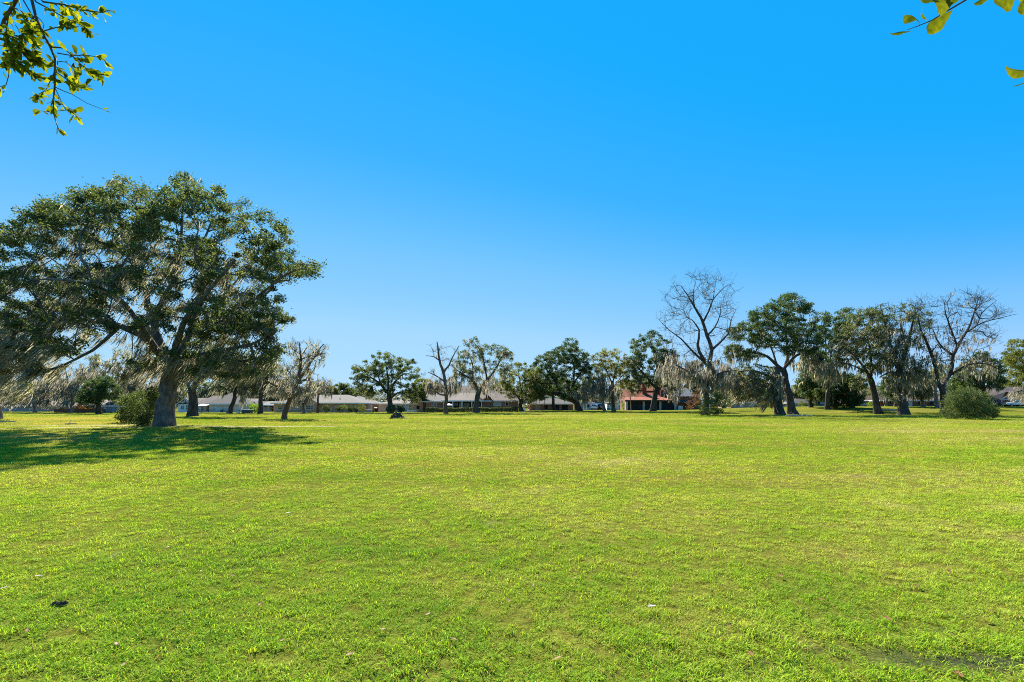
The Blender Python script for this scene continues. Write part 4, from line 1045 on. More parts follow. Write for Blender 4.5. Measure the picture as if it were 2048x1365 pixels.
    tree("live_oak", "dark oak crown filling the gap right of the twin-trunked oak", "tree", (1655, 822), simple_limbs(1655, 822, 1655, 760, 5, [(1635, 690, 0), (1665, 670, 0), (1690, 650, 1), (1650, 640, 1)]),
         [(1645, 635, 18, 11), (1675, 640, 22, 14), (1650, 665, 26, 18), (1690, 660, 20, 18), (1665, 695, 28, 20), (1640, 725, 26, 18), (1690, 625, 14, 8), (1625, 738, 32, 20), (1655, 755, 28, 18), (1612, 712, 20, 18)], 4.6, ncl=190, crad=1.0, nleaf=88, lsize=.25, leaf='leaf_dark', Y=96, moss=[(120, 1.6, .14, (0, 0), 'moss', 5), (90, 1.4, .12, (-.1, 0), 'moss_pale', 4, [(1630, 735, 34, 22), (1660, 760, 26, 16)])], seed=75)
    for k, (px, lab, bl) in enumerate(((1672, "dense dark evergreen with foliage to the ground behind twin-trunked oak", [(1670, 770, 26, 22), (1680, 800, 34, 16), (1650, 785, 20, 18)]), (1706, "second dense dark evergreen, touching the leaning oak's trunk side", [(1700, 770, 20, 22), (1706, 798, 20, 16)]))):
        tree("evergreen_tree", lab, "tree", (px, 815), simple_limbs(px, 815, px, 795, 3.4, [(px - 14, 770, 0), (px + 12, 765, 1)]), bl, 3.4, ncl=120, crad=.85, nleaf=110, lsize=.24, leaf='leaf_dark', Y=100, moss=(60, 1.8, .14, (0, 0), 'moss'), seed=76 + k)
    tree("live_oak", "leaning dark-trunked oak with pale green moss veils on top", "tree", (1757, 829),
         [[(1757, 829, 10), (1752, 800, 7.6), (1746, 775, 7), (1740, 758, 6.6)], [(1740, 758, 5.4), (1728, 735, 4.2, -1), (1708, 712, 3, -2), (1690, 698, 1.6, -2.6)], [(1740, 758, 5), (1742, 720, 4, 1), (1736, 680, 2.6, 2), (1726, 640, 1.3, 2)], [(1742, 745, 4), (1762, 715, 3, 1), (1780, 680, 1.6, 2)], [(1728, 735, 3), (1700, 730, 2.2, -3), (1665, 722, 1.2, -4)]],
         [(1725, 630, 26, 12), (1700, 645, 20, 14), (1755, 635, 24, 14), (1720, 665, 34, 18), (1765, 670, 24, 20), (1690, 680, 22, 16), (1735, 700, 34, 18), (1690, 712, 24, 14), (1770, 715, 20, 20), (1740, 740, 26, 14), (1720, 765, 22, 14)], 5, ncl=230, crad=.85, nleaf=66, lsize=.21, leaf='leaf_oak',
         moss=[(300, 1.5, .12, (-.25, 0), 'moss', 5), (140, 1.6, .13, (-.6, 0), 'moss_pale', 5, [(1700, 680, 26, 16), (1735, 665, 36, 22), (1700, 705, 20, 14)]), (150, 2.3, .15, (0, 0), 'moss', 5, [(1670, 735, 30, 16), (1650, 740, 24, 14)])], seed=78)
    tree("mossy_tree", "thick-trunked tree smothered in grey moss, bare twig top, middle of three", "tree", (1806, 830),
         [[(1806, 830, 13), (1805, 800, 10), (1802, 765, 9), (1800, 740, 8)], [(1800, 740, 6), (1790, 710, 4.6, .6), (1776, 680, 3.4, 1), (1768, 640, 2, 1.4), (1760, 610, 1, 1.6)], [(1800, 740, 6), (1812, 700, 4.4, -.6), (1822, 660, 3, -1), (1830, 625, 1.6, -1.4)], [(1790, 710, 3.4), (1802, 670, 2.4, 2), (1800, 630, 1.2, 2.6)], [(1802, 755, 4), (1780, 745, 3, -2), (1760, 755, 1.6, -3)], [(1802, 755, 4), (1830, 740, 3, -1), (1850, 752, 1.4, -2)]],
         [(1765, 625, 30, 18), (1805, 625, 28, 18), (1840, 640, 26, 26), (1780, 665, 34, 24), (1820, 680, 30, 26), (1790, 715, 36, 22), (1830, 735, 26, 24), (1800, 765, 28, 16)], 4.4, ncl=170, crad=.7, nleaf=34, lsize=.2, leaf='leaf_oak', bark='bark', limb_k=.65,
         moss=[(200, 1.6, .12, (-.1, 0), 'moss', 5), (190, 2.0, .15, (0, 0), 'moss', 5, [(1800, 775, 30, 26), (1790, 735, 36, 24), (1830, 755, 22, 22), (1808, 740, 20, 20)]), (160, 1.8, .12, (-.15, 0), 'moss_pale', 4, [(1790, 680, 36, 30)])], twig=(4, 1.5, 1), tip=.011, minr=.015, seed=79)
    tree("mossy_tree", "wide bare-topped tree with twin dark stems behind the rounded bush", "tree", (1888, 830),
         [[(1882, 830, 9), (1886, 800, 7), (1884, 775, 6.4)], [(1886, 790, 5), (1876, 760, 4.6, -.8), (1868, 725, 4, -1), (1856, 690, 3, -1.4), (1842, 660, 2, -1.8), (1836, 630, 1, -2)], [(1884, 775, 5.6), (1900, 745, 5, .6), (1906, 712, 4.4, 1), (1920, 685, 3.6, 1.2), (1938, 655, 2.6, 1.4), (1948, 625, 1.6, 1.6), (1958, 595, .8, 1.8)],
          [(1938, 655, 2), (1965, 646, 1.5, -1), (1995, 638, 1, -2), (2035, 628, .6, -3)], [(1920, 685, 2.6), (1902, 660, 2, -1), (1892, 630, 1.2, -2), (1888, 600, .6, -2)], [(1906, 712, 3), (1880, 690, 2.2, 2), (1866, 660, 1.4, 3)], [(1900, 745, 3.4), (1935, 730, 2.6, -1), (1970, 728, 1.6, -2), (2000, 740, .9, -2)], [(1938, 655, 1.8), (1965, 625, 1.1, 1), (1990, 604, .6, 1)]],
         [(1845, 630, 26, 30), (1890, 625, 34, 32), (1940, 610, 36, 26), (1970, 625, 34, 30), (2010, 634, 24, 10), (1870, 680, 34, 26), (1925, 670, 34, 26), (1975, 670, 26, 24), (1890, 715, 34, 22), (1950, 720, 36, 18), (1985, 740, 24, 14)], 5, ncl=190, crad=.5, nleaf=0, bark='bark', limb_k=.72, wander=.09, up=.3,
         moss=[(60, 1.0, .1, (-.05, 0), 'moss', 3), (180, 1.6, .13, (-.05, 0), 'moss', 5, [(1870, 740, 34, 30), (1930, 735, 40, 22), (1975, 740, 28, 20), (1850, 755, 26, 22)]), (80, 1.4, .12, (-.1, 0), 'moss_pale', 4, [(1900, 680, 50, 36), (1960, 690, 30, 24)])], twig=(6, 1.6, 1), tip=.011, minr=.014, seed=80)
    tree("live_oak", "tan slanting trunk with thin crown behind the rounded bush", "tree", (1876, 818), [[(1876, 818, 5.6), (1872, 795, 4.6), (1868, 772, 4.2)], [(1868, 772, 3), (1850, 758, 2, 0), (1838, 762, 1, 0)], [(1868, 772, 3), (1872, 745, 2, 1), (1880, 730, 1, 1)]], [(1860, 755, 26, 14), (1845, 765, 16, 10), (1880, 745, 18, 14)], 3, ncl=60, crad=.8, nleaf=50, lsize=.23, leaf='leaf_olive', bark='bark_pale', Y=100, moss=(90, 1.6, .13, (0, 0), 'moss_pale', 4), seed=81)
    tree("evergreen_tree", "dark mossy evergreen behind the rounded bush and brown gabled house", "tree", (1968, 815), simple_limbs(1968, 815, 1966, 770, 4.6, [(1940, 740, 0), (1985, 735, 0), (1965, 715, 1)]), [(1960, 720, 30, 16), (1990, 740, 22, 24), (1935, 750, 24, 22), (1965, 760, 34, 22), (1995, 765, 16, 14)], 4, ncl=150, crad=.95, nleaf=80, lsize=.26, leaf='leaf_dark', Y=108, moss=(150, 2.0, .14, (0, 0), 'moss', 4), seed=82)
    tree("live_oak", "yellow-green oak at the right edge with a pale moss-hung bough below", "tree", (2085, 826), [[(2085, 826, 9), (2082, 790, 7.5), (2076, 760, 7)], [(2076, 760, 5), (2050, 730, 3.5, -1), (2025, 712, 1.8, -2)], [(2076, 760, 5), (2080, 710, 3.4, 1), (2070, 680, 1.6, 1)], [(2082, 785, 3.4), (2055, 780, 2.6, -2), (2030, 785, 1.4, -3)]],
         [(2045, 695, 32, 16), (2025, 715, 20, 16), (2050, 725, 36, 20), (2035, 745, 22, 14), (2090, 710, 40, 40), (2060, 755, 26, 12)], 4.4, ncl=170, crad=.85, nleaf=105, lsize=.21, leaf='leaf_olive',
         moss=[(50, 1.4, .12, (0, 0), 'moss', 4), (190, 1.6, .11, (-.3, 0), 'moss_pale', 4, [(2040, 785, 20, 12), (2060, 790, 24, 12)])], seed=83)
    tree("mossy_tree", "far pale bare tree behind the leaning oak and the parked van", "tree", (1772, 815), simple_limbs(1772, 815, 1774, 795, 3, [(1760, 770, 0), (1785, 770, 0)]), [(1775, 775, 24, 22), (1755, 785, 16, 14), (1790, 790, 14, 12)], 3.6, ncl=80, crad=.8, nleaf=8, lsize=.26, leaf='leaf_olive', bark='bark_pale', Y=128, moss=(150, 1.4, .15, (0, 0), 'moss_pale', 3), twig=(5, 1.4, 1), minr=.018, seed=84)
trees_right()

def shrubs():
    bush("shrub", "large rounded olive-green bush on the right lawn", (1938, 839), [(1935, 805, 40, 24), (1910, 815, 24, 20), (1960, 815, 30, 20), (1925, 792, 24, 14), (1900, 828, 16, 10), (1972, 828, 18, 9), (1940, 830, 44, 7), (1948, 788, 14, 10)], 2.5, 20000, .145, 'leaf_shrub', seed=91, stems=9, cl=190, crad=.55)
    bush("shrub", "tall mossy understorey shrub left of the big oak's foot", (262, 846), [(264, 818, 22, 26), (252, 832, 18, 12), (280, 806, 18, 22), (246, 808, 11, 16)], 1.6, 5200, .15, 'leaf_shrub', seed=92, cl=90, crad=.45)
    bush("shrub", "dark leafy shrub pressed against the big oak's trunk base", (296, 852), [(292, 815, 20, 28), (300, 838, 20, 13), (282, 842, 16, 9), (308, 800, 10, 20)], 1.3, 4600, .15, 'leaf_shrub', seed=93, cl=80, crad=.4)
    bush("bush", "bright lime-green rounded bush beside the green utility box", (509, 826), [(509, 816, 9, 8), (505, 820, 7, 5), (514, 820, 7, 5)], 1.2, 1500, .2, 'leaf_lime', seed=94, cl=40, crad=.35)
    bush("bush", "orange-leaved shrub in front of the tan house's wall", (162, 826), [(160, 816, 15, 6), (172, 818, 8, 5), (150, 819, 7, 4)], 1.2, 900, .22, 'leaf_orange', Y=103.5, seed=95, cl=40, crad=.4)
    for k, (px, w, h, lab) in enumerate(((652, 10, 7, "widest clipped dark bush along the grey-roofed house wall"), (679, 9, 7, "second clipped dark bush from the window along the tan brick wall"), (700, 6, 6, "small clipped dark bush near the tan brick wall's corner"), (712, 5, 6, "last small dark bush at the tan brick wall's right corner"))):
        bush("bush", lab, (px, 824), [(px, 824 - h * .9, w * .85, h * .7)], .9, 900, .2, 'leaf_hedge', Y=101, group="clipped bushes along the grey-roofed house", seed=96 + k, cl=30, crad=.4)
    bush("bush", "pale-topped loose bush between clipped bushes of the tan brick wall", (687, 823), [(690, 815, 7, 4)], .7, 400, .2, 'leaf_olive', Y=102.2, seed=101, cl=20, crad=.35)
    bush("bush", "rounded dark bush under the broad-domed oak's trunk", (780, 826), [(779, 818, 6, 5)], .8, 900, .2, 'leaf_hedge', Y=95, seed=102, cl=30, crad=.4)
    bush("bush", "wide dark bush right of the broad-domed oak's trunk", (802, 826), [(801, 819, 9, 5)], 1.0, 1100, .2, 'leaf_hedge', Y=95, seed=103, cl=36, crad=.42)
    bush("shrub", "sprawling dry shrub with trimmed top beside the blue-grey boxes", (725, 824), [(724, 815, 7, 3), (723, 810, 5, 2.5), (726, 820, 7, 2.5)], .8, 500, .2, 'leaf_olive', Y=103, seed=104, cl=30, crad=.3)
    bush("shrub", "far pinkish-grey leafless thicket above the pale fence", (735, 818), [(733, 797, 18, 10), (748, 800, 14, 8)], 2.5, 500, .2, 'moss_pale', Y=128, seed=105, cl=110, crad=.7)
    bush("bush", "yellow-green shrub behind the leaning oak beside the parked van", (1742, 813), [(1742, 808, 6, 5)], .9, 500, .22, 'leaf_lime', Y=128, seed=106, cl=24, crad=.4)
    bush("bush", "low dark bushes' leftmost clump under the grey roof right of the twin-trunked oak", (1606, 816), [(1606, 809, 8, 4)], 1.0, 500, .25, 'leaf_olive', Y=122, seed=107, cl=24, crad=.45)
    bush("bush", "low reddish-green clump beneath the far grey roof's middle", (1625, 816), [(1624, 809, 8, 3.5)], 1.0, 500, .25, 'leaf_hedge', Y=122, seed=108, cl=24, crad=.45)
    bush("bush", "yellow-green low shrub by the red-roofed porch's left pillar", (1248, 822), [(1247, 812, 3, 7)], .6, 420, .18, 'leaf_lime', Y=123, seed=109, cl=24, crad=.35)
    bush("bush", "dark bushes beside the far peach house, under hanging moss", (1508, 818), [(1505, 812, 8, 4), (1520, 812, 7, 5)], 1.0, 600, .24, 'leaf_hedge', Y=120, seed=110, cl=30, crad=.45)
    bush("bush", "tall dark evergreen shrub right of the tallest bare tree's foot", (1462, 820), [(1458, 795, 12, 20), (1468, 790, 10, 16), (1452, 805, 12, 12)], 1.6, 2200, .22, 'leaf_dark', Y=100, seed=111, cl=50, crad=.5)
    bush("shrub", "dark red-leaved thicket beside the red-roofed house's brick wall", (1392, 820), [(1385, 800, 12, 14), (1375, 812, 14, 6), (1398, 790, 10, 16)], 1.6, 1500, .22, 'brown_leaf', Y=124, seed=112, cl=60, crad=.55)
    # clipped hedge before the porch house
    Yh = 99.0
    r = np.random.default_rng(77)
    x0, x1 = WX(852, Yh), WX(1036, Yh)
    root = thing("hedge", "long clipped hedge with pale top in front of the porch house", "hedge", ((x0 + x1) / 2, Yh, tz((x0 + x1) / 2, Yh)))
    n = 15000
    px = r.uniform(x0, x1, n); u = r.uniform(-1, 1, n); v = r.uniform(0, 1, n) ** .7
    hh = 1.02 + .07 * np.sin(px * 1.7) + .06 * np.sin(px * .63 + 1)
    pts = np.stack([px, Yh + u * .62 * (1 - .25 * v * v), terrain(px, Yh + 0 * px) + .08 + v * hh], 1)
    gap = np.sin(px * 2.6) > 0.55
    keep = ~((v < .24) & gap)
    V, Q = leaf_quads(pts[keep], .19, r, .5)
    np_mesh("foliage", V, [Q], M['leaf_hedge'], root)
    for sx in np.arange(x0 + .3, x1, .6):
        MB().bar((sx, Yh, tz(sx, Yh) - .05), (sx + r.normal(0, .1), Yh + r.normal(0, .1), tz(sx, Yh) + .6), .035, .02, 5).build("stem", M['bark'], root)
shrubs()

def trees_behind():
    """Second row of trees among and behind the houses."""
    rows = [(30, 138, 765, 34, 'leaf_olive', 1, "pale grey tree far left, behind the blue-grey house"), (112, 134, 752, 32, 'leaf_oak', 1, "mossy green tree rising behind the tan house's left end"), (178, 140, 742, 36, 'leaf_olive', 1, "broad pale tree behind the tan house's roof"),
            (262, 136, 748, 32, 'leaf_dark', 1, "dark tree behind the tall shrub beside the big oak"), (345, 132, 760, 30, 'leaf_olive', 1, "mossy tree behind the half-timbered gable"), (412, 134, 764, 30, 'leaf_dark', 1, "dark tree behind the white-brick house's pyramid roof"),
            (456, 140, 758, 30, 'leaf_dark', 0, "dark tree behind the slim leaning oak"), (502, 138, 760, 30, 'leaf_oak', 1, "green tree behind the white gable between trunks"), (548, 136, 766, 28, 'leaf_dark', 0, "dark tree behind the brown carport"),
            (590, 142, 774, 26, 'leaf_olive', 1, "grey tree behind the leaning half-bare tree"), (660, 150, 776, 28, 'leaf_dark', 0, "low dark tree over the grey hipped roof's right half"), (716, 146, 772, 30, 'leaf_olive', 1, "pale mossy tree under the broad-domed oak's left boughs"),
            (864, 140, 764, 28, 'leaf_oak', 0, "round tree behind the ranch house's dark gable roof"), (925, 146, 776, 26, 'leaf_olive', 1, "mossy tree behind the porch roof"), (1005, 142, 762, 30, 'leaf_dark', 0, "dark tree behind the ranch house's right roof"),
            (1072, 146, 756, 32, 'leaf_dark', 0, "dark tree behind the brick garage house"), (1128, 148, 750, 32, 'leaf_oak', 0, "green tree behind the arching oak's thick base"), (1185, 150, 748, 34, 'leaf_olive', 1, "whitish mossy tree behind the cream outbuilding"),
            (1272, 148, 745, 32, 'leaf_olive', 1, "grey mossy tree behind the red tiled roof's left slope"), (1372, 142, 738, 32, 'leaf_dark', 0, "dark tree behind the blue-grey side roof"), (1448, 138, 752, 30, 'leaf_olive', 1, "mossy tree behind the tall dark evergreen shrub"),
            (1520, 146, 760, 32, 'leaf_dark', 0, "dark tree behind the far peach house"), (1598, 142, 770, 24, 'leaf_olive', 1, "pale tree behind the low grey roof by the twin-trunked oak"), (1640, 134, 752, 26, 'leaf_dark', 0, "dark tree right behind the dense evergreens"),
            (1735, 146, 774, 26, 'leaf_olive', 1, "pale tree behind the silver van's house"), (1842, 142, 764, 28, 'leaf_olive', 1, "pale green tree over the long brown roof"), (1915, 134, 758, 28, 'leaf_dark', 0, "dark tree over the rounded bush"), (2020, 136, 752, 26, 'leaf_olive', 0, "olive-green tree peeping over the brown gabled roof"),
            (1622, 106, 732, 30, 'leaf_dark', 0, "dark mid-height tree between the twin-trunked oak and dense evergreens"), (1792, 108, 742, 30, 'leaf_dark', 0, "dark mid-height tree filling between leaning oak and moss-smothered trunk"),
            (1846, 108, 738, 28, 'leaf_oak', 1, "mossy mid-height tree between moss-smothered trunk and twin dark stems"), (1928, 112, 732, 32, 'leaf_dark', 0, "dark mid-height tree just above the rounded bush's top")]
    for k, (px, Y, top, w, lf, ms, lab) in enumerate(rows):
        h = 800 - top
        bl = [(px, top + h * .32, w * .62, h * .30), (px - w * .5, top + h * .55, w * .5, h * .3), (px + w * .5, top + h * .5, w * .5, h * .3), (px + w * .1, top + h * .75, w * .7, h * .25), ] + ([(px - w * .1, 803, w * 1.0, 8)] if Y > 120 else [])
        by = HOR + (EYE - tz(WX(px, Y), Y)) / Y * F
        tree("mossy_tree" if ms else "live_oak", lab, "tree", (px, by), simple_limbs(px, by, px + (k % 3 - 1) * 2, 798, 4.2, [(px - w * .45, top + h * .45, -1), (px + w * .4, top + h * .4, 1), (px + 2, top + h * .2, 0)]), bl, 4.2, ncl=100, crad=1.05,
             nleaf=42 if ms else 75, lsize=.34, leaf=lf, bark='bark_pale' if ms else 'bark', Y=Y, moss=(150, 2.4, .2, (-.08, 0), 'moss_pale' if ms and k % 2 else 'moss', 4) if ms else (50, 1.8, .18, (0, 0), 'moss', 4),
             twig=(3, 1.1, 0), tip=.016, minr=.02, seed=200 + k, spray=14)
trees_behind()

def far_wood():
    """The mass of woods that closes the view beyond the houses."""
    r = np.random.default_rng(99)
    n = 52000
    X = r.uniform(-330, 330, n)
    Yd = 190 + 0.0009 * X * X + r.uniform(0, 34, n)
    top = 6.6 + 1.9 * np.sin(X * .11) + 1.5 * np.sin(X * .29 + 1) + 1.0 * np.sin(X * .71) + .5 * np.sin(X * 1.9)
    Z = r.uniform(0, 1, n) ** .8 * top + r.normal(0, .4, n)
    V, Q = leaf_quads(np.stack([X, Yd, np.maximum(Z, .2) + terrain(X, Yd)], 1), 1.12, r, .2)
    o = np_mesh("far_woods", V, [Q], M['far_mix'])
    tag(o, "distant band of woods beyond the houses", kind='stuff')
far_wood()
# ------------------------------------------------------------------ houses
def house_root(name, label, px, Y, cat="house"):
    x = WX(px, Y)
    return thing(name, label, cat, (x, Y, tz(x, Y)))

def wall_block(root, pxa, pxb, Y, D, pye, mat, name="wall"):
    xa, xb = WX(pxa, Y), WX(pxb, Y); ze = WZ(pye, Y)
    zb = min(tz(xa, Y), tz(xb, Y)) - 0.3
    return MB().box(xa, xb, Y, Y + D, zb, ze).build(name, M[mat], root)

def hip_roof(root, pxa, pxb, Y, D, pye, pyr, mat, hipl=1.0, hipr=1.0, over=0.55, fascia='white', name="roof"):
    """Hip roof (hipl/hipr = 0 gives a gable end) with soffit thickness and fascia boards."""
    xa, xb = WX(pxa, Y) - over, WX(pxb, Y) + over; ya, yb = Y - over, Y + D + over
    ze, zr = WZ(pye, Y), WZ(pyr, Y + D / 2)
    h = (yb - ya) / 2
    h = min(h, (xb - xa) / 2 - .05)
    ra, rb = xa + h * hipl, xb - h * hipr; ym = (ya + yb) / 2
    t = .05
    pts = [(xa, ya, ze), (xb, ya, ze), (xb, yb, ze), (xa, yb, ze), (ra, ym, zr), (rb, ym, zr)]
    top = [(p[0], p[1], p[2] + t) for p in pts]
    mb = MB().poly(top, [(0, 1, 5, 4), (2, 3, 4, 5), (1, 2, 5), (3, 0, 4)])
    mb.poly([(xa, ya, ze + t - .01), (xb, ya, ze + t - .01), (xb, yb, ze + t - .01), (xa, yb, ze + t - .01)], [(3, 2, 1, 0)])
    r = mb.build(name, M[mat], root)
    f = MB()
    f.box(xa - .03, xb + .03, ya - .035, ya, ze - .2, ze + t + .02).box(xa - .03, xb + .03, yb, yb + .035, ze - .2, ze + t + .02)
    f.box(xa - .035, xa, ya, yb, ze - .2, ze + t + .02).box(xb, xb + .035, ya, yb, ze - .2, ze + t + .02)
    f.box(xa, xb, ya, Y, ze - .19, ze - .16)
    f.build("fascia", M[fascia], root)
    return r

def front_gable(root, pxa, pxb, Y, D, pye, pya, wall, roof, over=.4, trim='white'):
    """A wing whose gable end faces the lawn."""
    xa, xb = WX(pxa, Y), WX(pxb, Y); xm = (xa + xb) / 2
    ze, za = WZ(pye, Y), WZ(pya, Y); zb = tz(xm, Y) - .3
    MB().prism([(xa, zb), (xb, zb), (xb, ze), (xm, za), (xa, ze)], 1, Y, Y + D).build("gable", M[wall], root)
    s = (za - ze) / (xm - xa)
    oa, ob = xa - over, xb + over; zo = ze - s * over
    t = .16
    MB().prism([(oa, zo + .02), (xm, za + .02), (ob, zo + .02), (ob, zo + t), (xm, za + t), (oa, zo + t)], 1, Y - over, Y + D).build("roof", M[roof], root)
    MB().prism([(oa, zo - .16), (xm, za - .16), (ob, zo - .16), (ob, zo + .015), (xm, za + .015), (oa, zo + .015)], 1, Y - over - .04, Y - over + .02).build("bargeboard", M[trim], root)

def window(root, px, py, w, h, Y, nx=2, ny=1, frame='white', pane='glass', name="window"):
    x0, x1 = WX(px - w / 2, Y), WX(px + w / 2, Y); z0, z1 = WZ(py + h / 2, Y), WZ(py - h / 2, Y)
    b = .09
    mb = MB()
    mb.box(x0 - b, x1 + b, Y - .07, Y - .001, z1, z1 + b).box(x0 - b, x1 + b, Y - .11, Y - .001, z0 - b, z0)
    mb.box(x0 - b, x0, Y - .07, Y - .001, z0, z1).box(x1, x1 + b, Y - .07, Y - .001, z0, z1)
    for k in range(1, nx):
        x = x0 + (x1 - x0) * k / nx; mb.box(x - .035, x + .035, Y - .06, Y - .001, z0, z1)
    for k in range(1, ny):
        z = z0 + (z1 - z0) * k / ny; mb.box(x0, x1, Y - .055, Y - .002, z - .025, z + .025)
    f = mb.build(name, M[frame], root)
    MB().box(x0, x1, Y - .025, Y - .003, z0, z1).build("pane", M[pane], f)
    return f

def door(root, px, w, pyt, Y, mat='white', name="door", base=None):
    x0, x1 = WX(px - w / 2, Y), WX(px + w / 2, Y); zt = WZ(pyt, Y); zb = tz((x0 + x1) / 2, Y) + .02
    mb = MB().box(x0, x1, Y - .06, Y - .002, zb, zt)
    n = max(1, int((zt - zb) / .55))
    for k in range(n):
        a = zb + (zt - zb) * (k + .14) / n; b = zb + (zt - zb) * (k + .86) / n
        mb.box(x0 + (x1 - x0) * .1, x1 - (x1 - x0) * .1, Y - .085, Y - .0605, a, b)
    return mb.build(name, M[mat], root)

def vent(root, px, Yr, pyb, pyt, mat='dark'):
    x = WX(px, Yr)
    MB().bar((x, Yr, WZ(pyb, Yr)), (x, Yr, WZ(pyt, Yr)), .09).build("vent_pipe", M[mat], root)

def fence(name, label, pxa, pxb, Y, h, mat, rails=True, pale=.15, gap=.015, cat="fence"):
    xa, xb = WX(pxa, Y), WX(pxb, Y); xm = (xa + xb) / 2
    root = thing(name, label, cat, (xm, Y, tz(xm, Y)))
    mb = MB(); x = xa; k = 0
    r = random.Random(int(pxa))
    while x < xb:
        mb.box(x, x + pale - gap, Y, Y + .022, tz(x, Y) - .02, tz(x, Y) + h + r.uniform(-.02, .02)); x += pale
    o = mb.build("boards", M[mat], root); o["kind"] = 'stuff'
    if rails:
        MB().box(xa, xb, Y + .0235, Y + .07, tz(xm, Y) + h * .2, tz(xm, Y) + h * .2 + .09).build("rail", M[mat], root)
        MB().box(xa, xb, Y + .0235, Y + .07, tz(xm, Y) + h * .8, tz(xm, Y) + h * .8 + .09).build("rail", M[mat], root)
    x = xa
    while x < xb + .1:
        MB().box(x, x + .1, Y + .0715, Y + .17, tz(x, Y) - .2, tz(x, Y) + h * .98).build("post", M[mat], root); x += 2.4
    return root

def build_houses():
    # 1 far left, bluish
    R = house_root("house", "low blue-grey house at the far left under the drooping boughs", 40, 118)
    wall_block(R, -60, 92, 118, 9, 813, 'grey_wall'); hip_roof(R, -60, 92, 118, 9, 813, 800, 'roof_grey', fascia='grey_wall')
    window(R, 17, 820, 4, 5, 118, 1, 2); window(R, 62, 820, 5, 5, 118, 2, 2)
    # 2 tan house with brown picket fence
    R = house_root("house", "tan brick house behind the brown fence, far left", 160, 106)
    wall_block(R, 112, 204, 106, 11, 813.5, 'brick_tan'); hip_roof(R, 112, 204, 106, 11, 813.5, 798, 'roof_light')
    window(R, 121.5, 819.5, 3.2, 5, 106, 1, 2, 'wood_dark'); window(R, 153, 819.5, 4.5, 4, 106, 1, 1, 'wood_dark'); window(R, 184, 819.5, 5, 4.5, 106, 2, 1)
    fence("board_fence", "brown vertical-board garden fence in front of the tan house", 108, 212, 101, .82, 'wood_brown')
    R = house_root("shed", "pale blue-grey shed right of the brown fence", 214, 104, "shed")
    wall_block(R, 206, 224, 104, 4, 812, 'grey_wall'); hip_roof(R, 206, 224, 104, 4, 812, 804, 'roof_light', 0, 0, .3)
    door(R, 211, 4, 814, 104, 'bluewhite')
    # 3 half-timbered gable
    R = house_root("house", "half-timbered gabled house glimpsed right of the big oak's trunk", 372, 108)
    front_gable(R, 356, 386, 108, 9, 808, 797, 'white', 'roof_light')
    Y = 108
    tb = MB()
    xm = WX(371, Y); zt = WZ(808, Y)
    tb.box(WX(356, Y), WX(386, Y), Y - .08, Y - .002, zt - .1, zt + .12)
    for q in (-.9, -.45, 0, .45, .9):
        tb.bar((xm, Y - .04, zt + .12), (xm + q * 1.1, Y - .04, zt + (1.0 - abs(q) * .45)), .05, n=4)
    tb.build("timber", M['wood_dark'], R)
    window(R, 365, 815, 6, 7, Y, 2, 1, 'white'); window(R, 374, 815, 4, 8, Y, 1, 2, 'white'); window(R, 381, 815, 4, 8, Y, 1, 1, 'white')
    # 4 pale brick hip house
    R = house_root("house", "white-brick house with tall grey pyramid roof and long white eave", 430, 106)
    wall_block(R, 418, 460, 106, 10, 808, 'brick_pale'); hip_roof(R, 418, 460, 106, 10, 808, 785.5, 'roof_grey')
    wall_block(R, 393, 417.5, 109, 8, 809, 'cream'); hip_roof(R, 393, 419, 109, 8, 809, 792, 'roof_light', 1, 0)
    aw = MB(); Y = 106
    aw.poly([(WX(392, Y), Y, WZ(812, Y)), (WX(412, Y), Y, WZ(812, Y)), (WX(412, Y), Y + 3, WZ(808.5, Y)), (WX(392, Y), Y + 3, WZ(808.5, Y)), (WX(392, Y), Y, WZ(811.4, Y)), (WX(412, Y), Y, WZ(811.4, Y)), (WX(412, Y), Y + 3, WZ(807.8, Y)), (WX(392, Y), Y + 3, WZ(807.8, Y))],
            [(3, 2, 1, 0), (4, 5, 6, 7), (0, 1, 5, 4), (1, 2, 6, 5), (2, 3, 7, 6), (3, 0, 4, 7)])
    aw.build("awning", M['white'], R)
    for q in (392.6, 411.4):
        MB().bar((WX(q, Y), Y + .1, tz(WX(q, Y), Y)), (WX(q, Y), Y + .1, WZ(812, Y)), .05).build("post", M['white'], R)
    window(R, 405, 817, 5, 7, 109, 1, 1, 'white'); window(R, 414.5, 817, 3, 8, 109, 1, 1, 'wood_dark')
    vent(R, 433, 109.5, 803, 799)
    ac = thing("air_conditioner", "dark air-conditioning unit against the white-brick wall", "air conditioner", (WX(445, 105), 105, tz(WX(445, 105), 105)))
    x, z = WX(445, 105), tz(WX(445, 105), 105)
    MB().box(x - .36, x + .36, 104.7, 105.4, z, z + .62).build("cabinet", M['grey_wall'], ac)
    sl = MB()
    for k in range(6): sl.box(x - .33, x + .33, 104.675, 104.699, z + .06 + k * .09, z + .11 + k * .09)
    sl.build("louvre", M['black'], ac)
    MB().bar((x, 105.05, z + .621), (x, 105.05, z + .67), .26, .24, 14).build("fan_guard", M['black'], ac)
    # iron fence
    Y = 102; xa, xb = WX(394, Y), WX(428, Y); xm = (xa + xb) / 2
    R = thing("iron_fence", "low black iron fence before the white-brick house", "fence", (xm, Y, tz(xm, Y)))
    mb = MB(); x = xa
    while x < xb: mb.box(x, x + .02, Y, Y + .02, tz(x, Y), tz(x, Y) + .72); x += .13
    o = mb.build("pickets", M['black'], R); o["kind"] = 'stuff'
    for q in (.12, .66): MB().box(xa, xb, Y - .006, Y - .001, tz(xm, Y) + q, tz(xm, Y) + q + .03).build("rail", M['black'], R)
